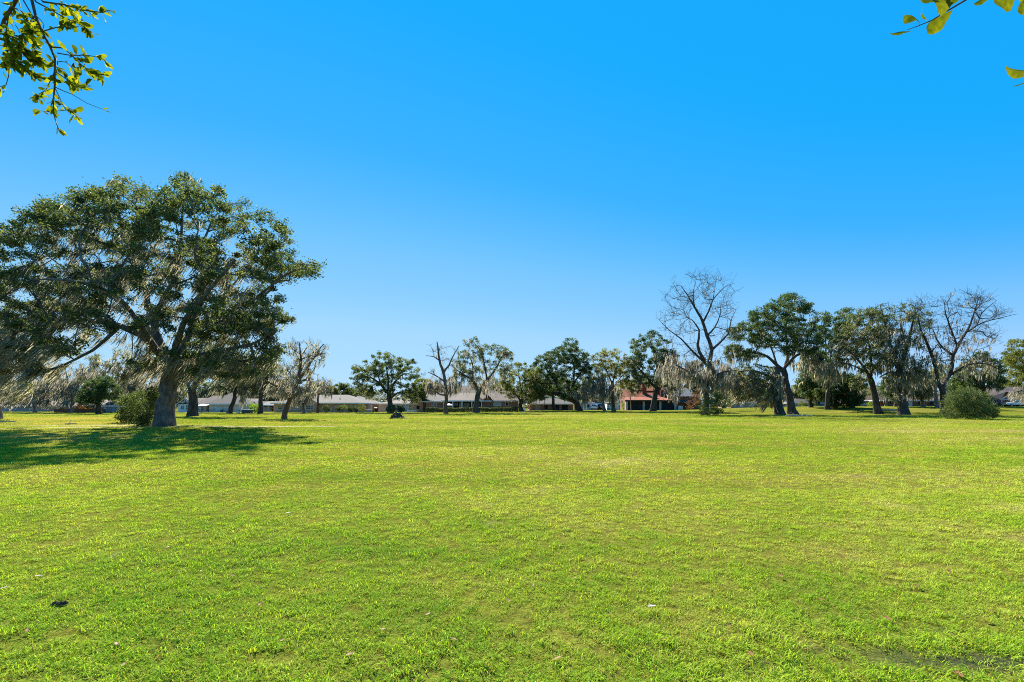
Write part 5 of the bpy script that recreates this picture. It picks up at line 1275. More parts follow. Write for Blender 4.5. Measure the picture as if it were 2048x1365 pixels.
    for x in np.linspace(xa, xb, 4): MB().box(x - .03, x + .03, Y + .021, Y + .08, tz(x, Y) - .1, tz(x, Y) + .8).build("post", M['black'], R)
    # 5 gabled house between trunks
    R = house_root("house", "pale-roofed house with white gable, between two dark tree trunks", 485, 118)
    wall_block(R, 462, 502, 118, 9, 811, 'brick_tan'); hip_roof(R, 462, 502, 118, 9, 811, 798, 'roof_light', 0, 0)
    front_gable(R, 497, 519, 116, 8, 812, 804, 'white', 'roof_grey')
    front_gable(R, 466, 482, 117, 4, 811, 803.5, 'brick_dark', 'roof_brown')
    window(R, 508, 809, 2.2, 2.4, 116, 1, 1, 'white', 'dark'); window(R, 470, 817, 4, 6, 117, 1, 1, 'wood_dark', 'dark'); window(R, 488, 817, 6, 6, 118, 2, 1, 'white', 'dark'); door(R, 493.5, 3, 813, 118, 'white')
    R = house_root("carport", "brown open carport right of the white gable", 535, 118, "carport")
    Y = 118
    wall_block(R, 526, 550, Y + 4, 3, 811, 'brick_red'); hip_roof(R, 524, 550, Y, 7, 811, 803.5, 'roof_dark', 0, 0, .3)
    for q in (525.5, 536, 548): MB().box(WX(q, Y) - .12, WX(q, Y) + .12, Y, Y + .24, tz(WX(q, Y), Y) - .1, WZ(811, Y)).build("post", M['cream'], R)
    door(R, 531, 6, 813, Y + 4, 'dark')
    # 6 long grey hip house
    R = house_root("house", "long tan brick house with grey hipped roof and white eave, left of middle", 640, 106)
    wall_block(R, 548, 717, 106, 13, 806.5, 'brick_tan'); hip_roof(R, 548, 717, 106, 13, 806.5, 790.5, 'roof_grey', 1, .75)
    front_gable(R, 603, 634, 105, 6, 806.3, 797, 'brick_tan', 'roof_grey', .35)
    f = window(R, 619, 815, 15, 8, 105, 3, 2, 'white'); window(R, 619, 804.5, 9, 3, 105, 3, 1, 'white')
    window(R, 560, 816, 8, 6, 106, 2, 2, 'white'); window(R, 590, 816, 6, 6, 106, 2, 2, 'white')
    vent(R, 680, 108.5, 801, 796); vent(R, 691, 108, 804, 800, 'metal_grey')
    R = house_root("house", "dark-roofed house peeping behind the long grey-roofed house", 710, 128)
    wall_block(R, 670, 743, 128, 10, 807, 'brick_dark'); hip_roof(R, 670, 743, 128, 10, 807, 793, 'roof_dark', 1, 1, .5, 'wood_dark')
    window(R, 728, 811, 6, 4, 128, 2, 1, 'wood_dark', 'dark')
    fence("board_fence", "pale tan board fence between the grey-roofed house and orange fence", 716, 745, 112, 1.75, 'cream')
    fence("board_fence", "short bright orange cedar fence beside the tan house", 745, 757, 111, 1.9, 'orange_wood')
    fence("board_fence", "low white garden fence right of the pale blue doors", 813, 832, 108, .55, 'white')
    # 7 tan house behind the broad oak
    R = house_root("house", "low tan house behind the broad-domed oak", 795, 114)
    wall_block(R, 757, 842, 114, 10, 808, 'cream'); hip_roof(R, 757, 842, 114, 10, 808, 798.5, 'roof_brown', 1, 0)
    front_gable(R, 820, 842, 113.5, 6, 808, 798, 'brick_tan', 'roof_brown', .3)
    for q in (763, 773): window(R, q, 811.5, 2, 1.6, 114, 1, 1, 'white', 'glass_pale')
    door(R, 787, 7, 810.5, 114, 'dark'); window(R, 836, 815, 4, 5, 113.5, 1, 1, 'wood_dark', 'dark')
    dd = door(R, 811, 5, 808.8, 113.9, 'bluewhite'); door(R, 816.5, 5, 808.8, 113.9, 'bluewhite')
    bx = thing("rubbish_bin", "dark wheeled rubbish bin before the orange fence", "bin", (WX(752, 110), 110, tz(WX(752, 110), 110)))
    x, z = WX(752, 110), tz(WX(752, 110), 110)
    MB().poly([(x - .25, 109.8, z + .08), (x + .25, 109.8, z + .08), (x + .25, 110.3, z + .08), (x - .25, 110.3, z + .08), (x - .32, 109.7, z + .95), (x + .32, 109.7, z + .95), (x + .32, 110.35, z + .95), (x - .32, 110.35, z + .95)],
              [(3, 2, 1, 0), (4, 5, 6, 7), (0, 1, 5, 4), (1, 2, 6, 5), (2, 3, 7, 6), (3, 0, 4, 7)]).build("body", M['black'], bx)
    MB().prism([(109.66, z + .952), (110.4, z + .952), (110.4, z + 1.0), (110.0, z + 1.06), (109.66, z + 1.0)], 0, x - .34, x + .34).build("lid", M['black'], bx)
    for s in (-.27, .27): MB().bar((x + s - .03, 110.32, z + .1), (x + s + .03, 110.32, z + .1), .1).build("wheel", M['tyre'], bx)
    # 8 brick ranch with porch
    R = house_root("house", "long red-brick ranch house with white-columned porch behind the hedge", 935, 112)
    wall_block(R, 840, 886.5, 112, 11, 803.5, 'brick_red'); hip_roof(R, 840, 886, 112, 11, 803.5, 786, 'roof_dark', .55, 0)
    wall_block(R, 887, 963, 115, 8, 802.5, 'wood_dark', "porch_wall")
    wall_block(R, 963.5, 1036, 112, 11, 802, 'brick_red'); hip_roof(R, 963, 1036, 112, 11, 802, 783, 'roof_brown', 0, .6)
    hip_roof(R, 886, 966, 111.4, 14, 801.8, 786.5, 'roof_light', 0, 0, .3, 'white', "porch_roof")
    hip_roof(R, 896, 990, 118, 12, 795, 772, 'roof_brown', .25, .25, .3)
    front_gable(R, 966, 985, 111.5, 5, 801.6, 791.5, 'brick_dark', 'roof_dark', .3, 'wood_dark')
    for q in (887.5, 905.5, 924, 943.5, 963):
        Y = 111.4; x = WX(q, Y); z = tz(x, Y)
        MB().box(x - .13, x + .13, Y, Y + .26, z - .1, WZ(803.6, Y)).box(x - .2, x + .2, Y - .06, Y + .32, z - .1, z + .25).box(x - .19, x + .19, Y - .05, Y + .31, WZ(803.6, Y) - .18, WZ(803.6, Y) - .02).build("column", M['white'], R)
    MB().box(WX(886, 111.4), WX(964.5, 111.4), 111.42, 111.64, WZ(803.5, 111.4), WZ(802, 111.4) - .02).build("beam", M['white'], R)
    window(R, 868.5, 809.5, 9, 5, 112, 3, 1); window(R, 990, 808.5, 24, 7, 112, 3, 2, 'white', 'glass_pale'); window(R, 1014, 808.5, 5, 6.5, 112, 1, 1, 'white', 'dark')
    window(R, 899, 810, 8, 6, 115, 2, 1, 'white', 'glass_pale'); window(R, 912, 809, 8, 7, 115, 2, 1, 'wood_dark', 'glass_pale'); door(R, 920.5, 4.5, 806, 115, 'white'); window(R, 933, 810, 12, 8, 115, 4, 1, 'wood_dark', 'glass_pale'); window(R, 953, 810, 12, 8, 115, 4, 1, 'wood_dark', 'glass_pale')
    um = thing("patio_umbrella", "white patio umbrella on the porch, left of the grey oak trunk", "umbrella", (WX(898, 110), 110, tz(WX(898, 110), 110)))
    x, z = WX(898, 110), tz(WX(898, 110), 110)
    MB().bar((x, 110, z), (x, 110, z + 2.0), .03).build("pole", M['metal_grey'], um)
    MB().bar((x, 110, z + 1.62), (x, 110, z + 2.05), 1.1, .06, 8).build("canopy", M['white'], um)
    # 9 brick house with garage bays
    R = house_root("house", "brick house with two dark garage bays behind the arching oak", 1100, 124)
    wall_block(R, 1058, 1146, 124, 10, 808.3, 'brick_red'); hip_roof(R, 1058, 1146, 124, 10, 808.3, 797.5, 'roof_grey', 1, .8)
    for q, w in ((1114, 9), (1129.5, 12)): door(R, q, w, 810, 124, 'dark', "garage_door")  # dark panels paint in the shade inside the open bays
    door(R, 1075.5, 10, 810.5, 124, 'tan_door', "garage_door"); window(R, 1092, 813, 5, 8, 124, 1, 1, 'wood_dark', 'dark')
    # 10 long low pale outbuilding and pergola
    R = house_root("house", "low flat cream outbuilding behind the white parked car", 1190, 140)
    wall_block(R, 1166, 1222, 140, 8, 807, 'cream'); hip_roof(R, 1166, 1222, 140, 8, 807, 802.5, 'roof_light', 1, 1, .4)
    window(R, 1176, 812, 5, 5, 140, 1, 1, 'white', 'dark')
    R = thing("pergola", "tan timber pergola frame between slanting oak and cream outbuilding", "pergola", (WX(1168, 128), 128, tz(WX(1168, 128), 128)))
    Y = 128
    for q in (1162, 1168, 1174): MB().box(WX(q, Y) - .09, WX(q, Y) + .09, Y, Y + .18, tz(WX(q, Y), Y) - .1, WZ(808, Y)).build("post", M['tan_door'], R)
    for q in (808, 813.6): MB().box(WX(1161, Y), WX(1175, Y), Y - .06, Y - .001, WZ(q, Y), WZ(q, Y) + .16).build("beam", M['tan_door'], R)
    R = house_root("shed", "small white shed with slanting end between forked grey tree and red roof", 1226, 126, "shed")
    wall_block(R, 1214, 1234, 126, 4, 807.5, 'white'); Y = 126
    MB().prism([(WX(1233.5, Y), tz(WX(1234, Y), Y) - .1), (WX(1236.5, Y), tz(WX(1236, Y), Y) - .1), (WX(1238.5, Y), WZ(799, Y)), (WX(1233.5, Y), WZ(806, Y))], 1, Y - .15, Y - .02).build("gable", M['white'], R)
    MB().poly([(WX(1213, Y), Y - .3, WZ(807.4, Y)), (WX(1235, Y), Y - .3, WZ(807.4, Y)), (WX(1235, Y), Y + 4.3, WZ(805, Y)), (WX(1213, Y), Y + 4.3, WZ(805, Y)), (WX(1213, Y), Y - .3, WZ(806.4, Y)), (WX(1235, Y), Y - .3, WZ(806.4, Y)), (WX(1235, Y), Y + 4.3, WZ(804, Y)), (WX(1213, Y), Y + 4.3, WZ(804, Y))],
              [(3, 2, 1, 0), (4, 5, 6, 7), (0, 1, 5, 4), (1, 2, 6, 5), (2, 3, 7, 6), (3, 0, 4, 7)]).build("roof", M['roof_light'], R)
    door(R, 1219, 5, 809, Y, 'bluewhite')
    bx = thing("storage_bin", "small teal bin beside the white shed", "bin", (WX(1217, 122), 122, tz(WX(1217, 122), 122)))
    x, z = WX(1217, 122), tz(WX(1217, 122), 122)
    MB().box(x - .42, x + .42, 121.8, 122.3, z, z + .55).build("body", M['metal_teal'], bx, .03)
    MB().box(x - .46, x + .46, 121.76, 122.34, z + .552, z + .63).build("lid", M['metal_teal'], bx, .02)
    # 11 red-roofed house
    R = house_root("house", "red-tiled house with stone-pillared screened porch and orange chimneys", 1320, 126)
    Y = 126
    za, zb_ = WZ(803, Y), WZ(794.5, Y)
    def slab(name, pa, pb, y0, z0, y1, z1, mat, t=.14):
        xa, xb = WX(pa, Y), WX(pb, Y)
        return MB().poly([(xa, y0, z0), (xb, y0, z0), (xb, y1, z1), (xa, y1, z1), (xa, y0, z0 + t), (xb, y0, z0 + t), (xb, y1, z1 + t), (xa, y1, z1 + t)], [(3, 2, 1, 0), (4, 5, 6, 7), (0, 1, 5, 4), (1, 2, 6, 5), (2, 3, 7, 6), (3, 0, 4, 7)]).build(name, M[mat], R)
    slab("porch_roof", 1249, 1354, Y - .6, WZ(801.5, Y), Y + 4, WZ(794.5, Y), 'roof_red')
    MB().box(WX(1249, Y), WX(1354, Y), Y - .64, Y - .605, WZ(803.4, Y), WZ(800.6, Y)).build("fascia", M['wood_dark'], R)
    for q in (1253.5, 1287, 1320, 1350):
        x = WX(q, Y); MB().box(x - .28, x + .28, Y - .3, Y + .26, tz(x, Y) - .2, WZ(803.2, Y)).build("pillar", M['stone'], R)
    for a, b in ((1256, 1285), (1289.5, 1318), (1322.5, 1348)):
        sc = MB().box(WX(a, Y), WX(b, Y), Y + .1, Y + .13, tz(WX(a, Y), Y) - .1, WZ(803.2, Y)).build("screen_panel", M['dark'], R)
        fr = MB()
        for k in range(4):
            x = WX(a + (b - a) * k / 3, Y); fr.box(x - .04, x + .04, Y + .04, Y + .098, tz(x, Y), WZ(803.2, Y))
        fr.build("mullion", M['wood_dark'], sc)
    wall_block(R, 1252, 1352, Y + 3.6, 9, 795, 'brick_dark')
    slab("roof", 1251, 1330, Y + 3.9, WZ(795, Y + 4), Y + 8.5, WZ(780, Y + 8), 'roof_red')
    slab("roof", 1300, 1352, Y + 7, WZ(783, Y + 7), Y + 12, WZ(766, Y + 11), 'roof_red')
    wall_block(R, 1321, 1346, Y + 4.2, 4, 780, 'brick_dark', "upper_wall")
    window(R, 1329, 788, 11, 8, Y + 4.2, 2, 1, 'wood_dark', 'glass'); window(R, 1341, 788, 6, 8, Y + 4.2, 1, 1, 'wood_dark', 'glass')
    for q, t in ((1288, 768), (1317.5, 757)):
        x = WX(q, Y + 6); ch = MB().box(x - .62, x + .62, Y + 5.6, Y + 6.6, WZ(798, Y + 6), WZ(t, Y + 6)).build("chimney", M['roof_red'], R)
        MB().box(x - .72, x + .72, Y + 5.5, Y + 6.7, WZ(t, Y + 6), WZ(t, Y + 6) + .18).build("chimney_cap", M['stone'], ch)
    slab("side_roof", 1342, 1398, Y + 3, WZ(794, Y + 3), Y + 9, WZ(777, Y + 8), 'roof_blue')
    wall_block(R, 1352.5, 1402, Y + 3.5, 6, 794, 'brick_dark', "side_wall")
    slab("lower_roof", 1352, 1404, Y + 2.2, WZ(806, Y + 2), Y + 3.4, WZ(801, Y + 3), 'roof_brown')
    window(R, 1372, 813, 7, 5, Y + 3.5, 2, 1, 'wood_dark', 'dark')
    ac = thing("air_conditioner", "white air-conditioning unit right of the stone-pillared porch", "air conditioner", (WX(1361, 124), 124, tz(WX(1361, 124), 124)))
    x, z = WX(1361, 124), tz(WX(1361, 124), 124)
    MB().box(x - .5, x + .5, 123.6, 124.5, z, z + 1.05).build("cabinet", M['white'], ac, .03)
    MB().bar((x, 124.05, z + 1.051), (x, 124.05, z + 1.12), .38, .34, 14).build("fan_guard", M['metal_grey'], ac)
    sl = MB()
    for k in range(7): sl.box(x - .44, x + .44, 123.575, 123.598, z + .12 + k * .12, z + .17 + k * .12)
    sl.build("louvre", M['metal_grey'], ac)
    # 12 peach house far between mossy trees
    R = house_root("house", "far peach house with white trim under hanging moss", 1490, 140)
    wall_block(R, 1462, 1528, 140, 9, 806, 'peach'); hip_roof(R, 1462, 1528, 140, 9, 806, 797, 'roof_light', 1, 1)
    door(R, 1482, 4, 808, 140, 'white'); window(R, 1500, 811, 9, 4, 140, 3, 1, 'white', 'glass_pale'); window(R, 1468, 811, 5, 5, 140, 2, 1, 'white', 'glass_pale')
    # 13, 14 grey roofs
    R = house_root("house", "grey-roofed low house behind the low dark bushes, right of twin-trunked oak", 1615, 132)
    wall_block(R, 1584, 1650, 132, 9, 806, 'grey_wall'); hip_roof(R, 1584, 1650, 132, 9, 806, 798, 'roof_grey', 1, 1); window(R, 1590, 808.5, 6, 4, 132, 2, 1)
    R = house_root("house", "grey-roofed tan house behind the parked silver van", 1722, 138)
    wall_block(R, 1692, 1758, 138, 10, 805, 'brick_tan'); hip_roof(R, 1692, 1758, 138, 10, 805, 791, 'roof_grey', 1, 1)
    door(R, 1706, 9, 806.5, 138, 'peach', "garage_door"); window(R, 1747, 807, 6, 4, 138, 2, 1)
    # 15 long brown-roofed
    R = house_root("house", "long dark brick house with brown hipped roof behind three mossy trunks", 1820, 130)
    wall_block(R, 1761, 1884, 130, 12, 801.5, 'brick_dark'); hip_roof(R, 1790, 1884, 130, 12, 801.5, 785, 'roof_brown', .9, .8); hip_roof(R, 1761, 1796, 129.6, 8, 801.5, 792.5, 'roof_brown', 0, .9)
    door(R, 1821, 7, 803, 130, 'bluewhite'); window(R, 1772, 806, 4, 6, 130, 1, 1, 'tan_door', 'dark'); window(R, 1781, 806, 4, 6, 130, 1, 1, 'tan_door', 'dark'); window(R, 1862, 806, 6, 6, 130, 2, 1, 'wood_dark', 'dark'); window(R, 1840, 806, 9, 5, 130, 2, 1, 'wood_dark', 'dark')
    # 16 gabled brown house, right edge
    R = house_root("house", "brown-roofed house with wide brown garage door at the right edge", 2010, 112)
    Y = 112
    wall_block(R, 1968, 1996, Y + .1, 9, 798, 'brick_tan')
    xa, xb, xr = WX(1962, Y), WX(2120, Y), WX(2015, Y)
    zE = WZ(798, Y); zA = WZ(774, Y + 7)
    MB().poly([(xa, Y - .5, zE), (WX(1999, Y), Y - .5, zE), (WX(2030, Y), Y + 2.0, WZ(784, Y + 2)), (xr, Y + 7, zA), (xb, Y + 7, zA), (xb, Y + 14, zE), (xa, Y + 14, zE), (xa + .1, Y + 7, zE + .1), (WX(2060, Y), Y - .4, WZ(797, Y)), (xb, Y - .4, WZ(797, Y))],
              [(0, 1, 2, 3), (0, 3, 6), (3, 4, 5, 6), (2, 8, 9, 4, 3)]).build("roof", M['roof_brown'], R)
    MB().prism([(WX(1994, Y), zE - .2), (WX(1994, Y), zE - .02), (WX(2120, Y), zE - .02), (WX(2120, Y), zE - .2)], 1, Y - .62, Y - .55).build("fascia", M['metal_grey'], R)
    MB().prism([(WX(2000, Y), zE), (WX(2031, Y), WZ(785, Y)), (WX(2120, Y), WZ(785, Y)), (WX(2120, Y), zE)], 1, Y - .1, Y + .05).build("gable", M['wood_brown'], R)
    MB().bar((WX(1999.5, Y), Y - .55, zE), (WX(2031, Y), Y - .4, WZ(784, Y)), .08, n=4).build("bargeboard", M['metal_grey'], R)
    wall_block(R, 1996.5, 2120, Y, 9, 798.2, 'brick_dark')
    door(R, 2045, 86 * .56, 801, Y, 'garage_brown', "garage_door"); window(R, 1990, 806, 3, 8, Y + .1, 1, 1, 'wood_dark', 'dark')
    MB().box(WX(2002.2, Y), WX(2003.6, Y), Y - .1, Y - .002, tz(WX(2003, Y), Y), WZ(800, Y)).build("door_jamb", M['cream'], R)
    vent(R, 1996, Y + 6, 780, 772, 'metal_grey')
    fl = thing("banner", "small purple banner hanging by the brown garage door", "banner", (WX(1996.5, Y), Y - .12, WZ(806, Y)))
    nb = MB()
    x0, x1 = WX(1994.3, Y), WX(1998.6, Y)
    for k in range(6):
        a, b = x0 + (x1 - x0) * k / 6, x0 + (x1 - x0) * (k + 1) / 6
        w0, w1 = .03 * math.sin(k * 1.3), .03 * math.sin((k + 1) * 1.3)
        nb.poly([(a, Y - .14 + w0, WZ(806.5, Y)), (b, Y - .14 + w1, WZ(806.5, Y)), (b, Y - .14 + w1, WZ(800.8, Y)), (a, Y - .14 + w0, WZ(800.8, Y)), (a, Y - .125 + w0, WZ(806.5, Y)), (b, Y - .125 + w1, WZ(806.5, Y)), (b, Y - .125 + w1, WZ(800.8, Y)), (a, Y - .125 + w0, WZ(800.8, Y))],
                [(3, 2, 1, 0), (4, 5, 6, 7), (0, 1, 5, 4), (2, 3, 7, 6)])
    nb.build("cloth", M['purple'], fl)
    MB().bar((x0 - .05, Y - .13, WZ(800.6, Y)), (x1 + .05, Y - .13, WZ(800.6, Y)), .025).build("rod", M['metal_grey'], fl)
build_houses()

# ------------------------------------------------------------------ vehicles
def car(name, label, cat, px, Y, paint, yaw, L=4.7, W=1.9, H=1.7, kind='suv'):
    x = WX(px, Y); z = tz(x, Y)
    R = thing(name, label, cat, (x, Y, z))
    h2, w2 = L / 2, W / 2
    if kind == 'pickup':
        prof = [(-h2, .45), (h2, .45), (h2, .95), (h2 - 1.2, 1.08), (h2 - 1.9, H), (h2 - 3.1, H), (h2 - 3.35, 1.1), (-h2, 1.1)]
        glass = [(h2 - 1.35, 1.1), (h2 - 1.95, H - .1), (h2 - 3.05, H - .1), (h2 - 3.2, 1.12)]
    else:
        prof = [(-h2, .42), (h2, .42), (h2, .88), (h2 - 1.05, 1.02), (h2 - 1.75, H - .04), (h2 - 2.4, H), (-h2 + .45, H - .03), (-h2 + .05, 1.05)]
        glass = [(h2 - 1.2, 1.06), (h2 - 1.8, H - .14), (-h2 + .55, H - .14), (-h2 + .3, 1.06)]
    def put(mb, nm, m, bev=0.0, par=None):
        o = mb.build(nm, M[m], None, bev)
        o.parent = par or R
        return o
    body = put(MB().prism(prof, 1, -w2, w2), "body", paint, .06)
    for s in (-1, 1):
        put(MB().prism(glass, 1, s * (w2 + .004) - .006, s * (w2 + .004) + .006), "side_window", 'glass')
    gx = [(-h2 + .02, 1.08), (-h2 + .40, H - .12)] if kind != 'pickup' else [(h2 - 3.36, 1.14), (h2 - 3.13, H - .1)]
    (a, b), (c, d) = gx
    put(MB().poly([(a - .02, -w2 * .82, b), (a - .02, w2 * .82, b), (c - .02, w2 * .76, d), (c - .02, -w2 * .76, d), (a - .05, -w2 * .82, b), (a - .05, w2 * .82, b), (c - .05, w2 * .76, d), (c - .05, -w2 * .76, d)], [(0, 1, 2, 3), (7, 6, 5, 4), (0, 4, 5, 1), (1, 5, 6, 2), (2, 6, 7, 3), (3, 7, 4, 0)]), "rear_window", 'glass')
    put(MB().poly([(h2 - 1.1, -w2 * .86, 1.05), (h2 - 1.1, w2 * .86, 1.05), (h2 - 1.72, w2 * .78, H - .1), (h2 - 1.72, -w2 * .78, H - .1), (h2 - 1.06, -w2 * .86, 1.06), (h2 - 1.06, w2 * .86, 1.06), (h2 - 1.68, w2 * .78, H - .08), (h2 - 1.68, -w2 * .78, H - .08)], [(3, 2, 1, 0), (4, 5, 6, 7), (0, 1, 5, 4), (1, 2, 6, 5), (2, 3, 7, 6), (3, 0, 4, 7)]), "windscreen", 'glass')
    for sx in (-h2 + .95, h2 - .95):
        for s in (-1, 1):
            w = put(MB().bar((sx, s * (w2 - .2), .36), (sx, s * (w2 + .02), .36), .36, n=18), "wheel", 'tyre')
            put(MB().bar((sx, s * (w2 + .021), .36), (sx, s * (w2 + .035), .36), .22, n=12), "rim", 'metal_grey', 0, w)
    for s in (-1, 1):
        put(MB().box(-h2 - .03, -h2 + .01, s * w2 * .86 - .12, s * w2 * .86 + .12, .82, 1.0), "tail_light", 'red_lamp')
        put(MB().box(h2 - .01, h2 + .03, s * w2 * .74 - .2, s * w2 * .74 + .2, .68, .84), "headlight", 'white')
    put(MB().box(-h2 - .07, -h2 - .002, -w2 * .95, w2 * .95, .44, .62), "bumper", 'tyre' if paint == 'car_dark' else 'metal_grey', .02)
    R.rotation_euler = (0, 0, yaw)
    return R
car("car", "white parked car before the low cream outbuilding", "car", 1190, 136, 'car_white', math.radians(72))
car("pickup_truck", "dark pickup truck parked right of the white car", "truck", 1203, 137, 'car_dark', math.radians(95), 5.4, 2.0, 1.8, 'pickup')
car("van", "silver van parked before the grey-roofed tan house", "van", 1727, 131, 'car_silver', math.radians(15), 4.9, 1.95, 1.8)
car("car", "white car parked at the brown garage door, mostly below the brow", "car", 2029, 110.6, 'car_white', math.radians(172), 4.6, 1.85, 1.42)

# ------------------------------------------------------------------ small things on and round the lawn
def at(px, py):
    Y = groundY(px, py); x = WX(px, Y)
    return x, Y, tz(x, Y)

def small_things():
    # green utility box and posts
    x, Y, z = at(492, 827)
    R = thing("utility_box", "long low green utility box left of the lime-green bush", "utility box", (x, Y, z))
    MB().box(x - .95, x + .95, Y, Y + .9, z - .02, z + .66).build("cabinet", M['metal_green'], R, .03)
    MB().box(x - 1.02, x + 1.02, Y - .07, Y + .97, z + .662, z + .76).build("lid", M['metal_grey'], R, .02)
    MB().box(x - .01, x + .01, Y - .012, Y - .001, z + .05, z + .62).build("door_seam", M['black'], R)
    for q, lab in ((473.8, "left of two short grey utility pedestals near the green box"), (477.6, "right of two short grey utility pedestals near the green box")):
        x, Y, z = at(q, 827)
        R = thing("utility_pedestal", lab, "utility pedestal", (x, Y, z), "short utility pedestals by the green box")
        MB().box(x - .11, x + .11, Y, Y + .2, z - .05, z + .5).build("body", M['metal_grey'], R)
        MB().box(x - .13, x + .13, Y - .02, Y + .22, z + .502, z + .6).build("cap", M['metal_green'], R, .02)
    for q, w, h, lab in ((727, .22, .48, "small blue-grey pedestal left of the blue-grey utility cabinet"), (737, .55, .62, "blue-grey utility cabinet on the lawn edge before the pale fence"), (746, .2, .34, "dark reddish pot-sized box right of the blue-grey utility cabinet")):
        x, Y, z = at(q, 825.5)
        R = thing("utility_box", lab, "utility box", (x, Y, z))
        mt = 'metal_grey' if q != 746 else 'wood_brown'
        MB().box(x - w, x + w, Y, Y + w * 1.3, z - .02, z + h).build("cabinet", M[mt], R, .02)
        MB().box(x - w - .03, x + w + .03, Y - .03, Y + w * 1.3 + .03, z + h + .002, z + h + .06).build("lid", M[mt], R, .015)
    for q, lab in ((1049.5, "left of two short white marker posts by the twin-trunked bushy oak"), (1058.5, "right of two short white marker posts by the twin-trunked bushy oak")):
        x, Y, z = at(q, 824)
        R = thing("marker_post", lab, "post", (x, Y, z), "white marker posts at the lawn edge")
        MB().bar((x, Y, z - .1), (x, Y, z + .8), .1, n=10).build("shaft", M['white'], R)
        MB().bar((x, Y, z + .801), (x, Y, z + .88), .1, .03, 10).build("cap", M['white'], R)
    # heap of dark stump wood with taller grass at its foot
    x, Y, z = at(796, 838)
    R = thing("stump_heap", "dark jagged heap of rotten stump wood on the open lawn", "stump", (x, Y, z))
    r = random.Random(5)
    mb = MB()
    n = 16
    rings = [(1.05, 0, -.05), (.85, .16, 0), (.62, .34, 0), (.36, .52, 0), (.12, .66, 0)]
    V = []
    for k, (rad, h, _) in enumerate(rings):
        for a in range(n):
            t = a / n * 2 * math.pi
            q = rad * (1 + r.uniform(-.22, .22))
            V.append((x + q * math.cos(t) * 1.15 - h * .35, Y + q * math.sin(t) * .9, z + h * (1 + r.uniform(-.25, .3)) + (-.05 if k == 0 else 0)))
    fs = [(k * n + a, k * n + (a + 1) % n, (k + 1) * n + (a + 1) % n, (k + 1) * n + a) for k in range(4) for a in range(n)] + [tuple(4 * n + a for a in range(n))]
    mb.poly(V, fs).build("mound", M['debris'], R)
    for k in range(22):
        a = r.uniform(0, 6.28); d = r.uniform(.1, .8)
        p = Vector((x + math.cos(a) * d, Y + math.sin(a) * d * .8, z + .55 * (1 - d) + .05)); v = Vector((r.uniform(-.4, .4), r.uniform(-.4, .2), r.uniform(.05, .3)))
        MB().bar(p, p + v, r.uniform(.03, .06), .02, 5).build("splinter", M['debris'], R)
    V, Q = [], []
    for k in range(420):
        a = r.uniform(0, 6.28); d = r.uniform(.9, 2.6)
        p = Vector((x + math.cos(a) * d * 1.2, Y + math.sin(a) * d * .7, 0)); p.z = tz(p.x, p.y) - .01
        v = Vector((r.uniform(-.12, .12), r.uniform(-.12, .12), r.uniform(.10, .26) * (1 if d < 1.8 else .6))); s = Vector((r.uniform(-1, 1), r.uniform(-1, 1), 0)).normalized() * .018
        i = len(V); V += [p - s, p + s, p + v]; Q.append((i, i + 1, i + 2))
    o = np_mesh("tall_grass", np.array([tuple(q) for q in V]), [np.array(Q)], M['blade'], R); o["kind"] = 'stuff'
    # fallen boughs
    def bough(px, py, label, segs, mat, name="fallen_branch"):
        x, Y, z = at(px, py)
        R = thing(name, label, "fallen branch", (x, Y, z))
        for k, (dx0, dy0, h0, dx1, dy1, h1, r0, r1) in enumerate(segs):
            MB().bar((x + dx0, Y + dy0, tz(x + dx0, Y + dy0) + h0), (x + dx1, Y + dy1, tz(x + dx1, Y + dy1) + h1), r0, r1, 7).build("bough" if k == 0 else "twig", M[mat], R)
    bough(1600, 834, "bleached twiggy fallen branch before the twin-trunked oak", [(-2, 0, .1, 1.6, -.3, .12, .1, .05), (-.4, 0, .15, -1.4, .3, .7, .05, .02), (.2, -.1, .15, .9, .2, .95, .05, .015), (.7, -.2, .1, 1.9, .4, .6, .04, .015), (-1.2, 0, .1, -1.9, -.4, .5, .04, .015), (1.0, -.2, .1, 1.7, -.7, .3, .04, .015)], 'dead_wood')
    bough(1793, 827, "grey fallen limb propped beside the moss-smothered thick trunk", [(-2.2, .4, .62, .6, .1, .55, .16, .13), (-1.2, .2, .55, -.9, .1, 0, .07, .06), (.3, .1, .5, .7, -.2, 0, .08, .07), (-.3, .2, .5, -.5, -.3, .02, .05, .03)], 'dead_wood')
    bough(1722, 826, "small dark brushwood pile left of the leaning dark-trunked oak", [(-.7, 0, .05, .6, .1, .25, .06, .03), (-.3, 0, .1, .2, .2, .7, .04, .015), (.1, .1, .1, .5, .1, .5, .04, .015), (-.5, .1, .05, -.7, .2, .45, .03, .012)], 'debris')
    bough(398, 829, "pale broken wood at the foot of the thick-trunked mossy oak", [(-.5, 0, .1, .7, -.1, .3, .12, .07), (.4, 0, .15, .8, .1, .6, .07, .03), (-.1, -.1, .05, .4, -.4, .2, .06, .03)], 'dead_wood')
    bough(142, 850, "small grey driftwood-like scrap of branch near the path, left", [(-.5, 0, .06, .4, .1, .1, .06, .03), (-.1, 0, .08, -.25, .2, .4, .04, .015)], 'dead_wood')
    bough(10, 846, "pale broken limbs on the ground at the left edge", [(-1.0, 0, .08, .8, .2, .12, .09, .04), (.1, 0, .1, .6, -.3, .35, .05, .02)], 'dead_wood')
    # litter close to the camera
    r = np.random.default_rng(55)
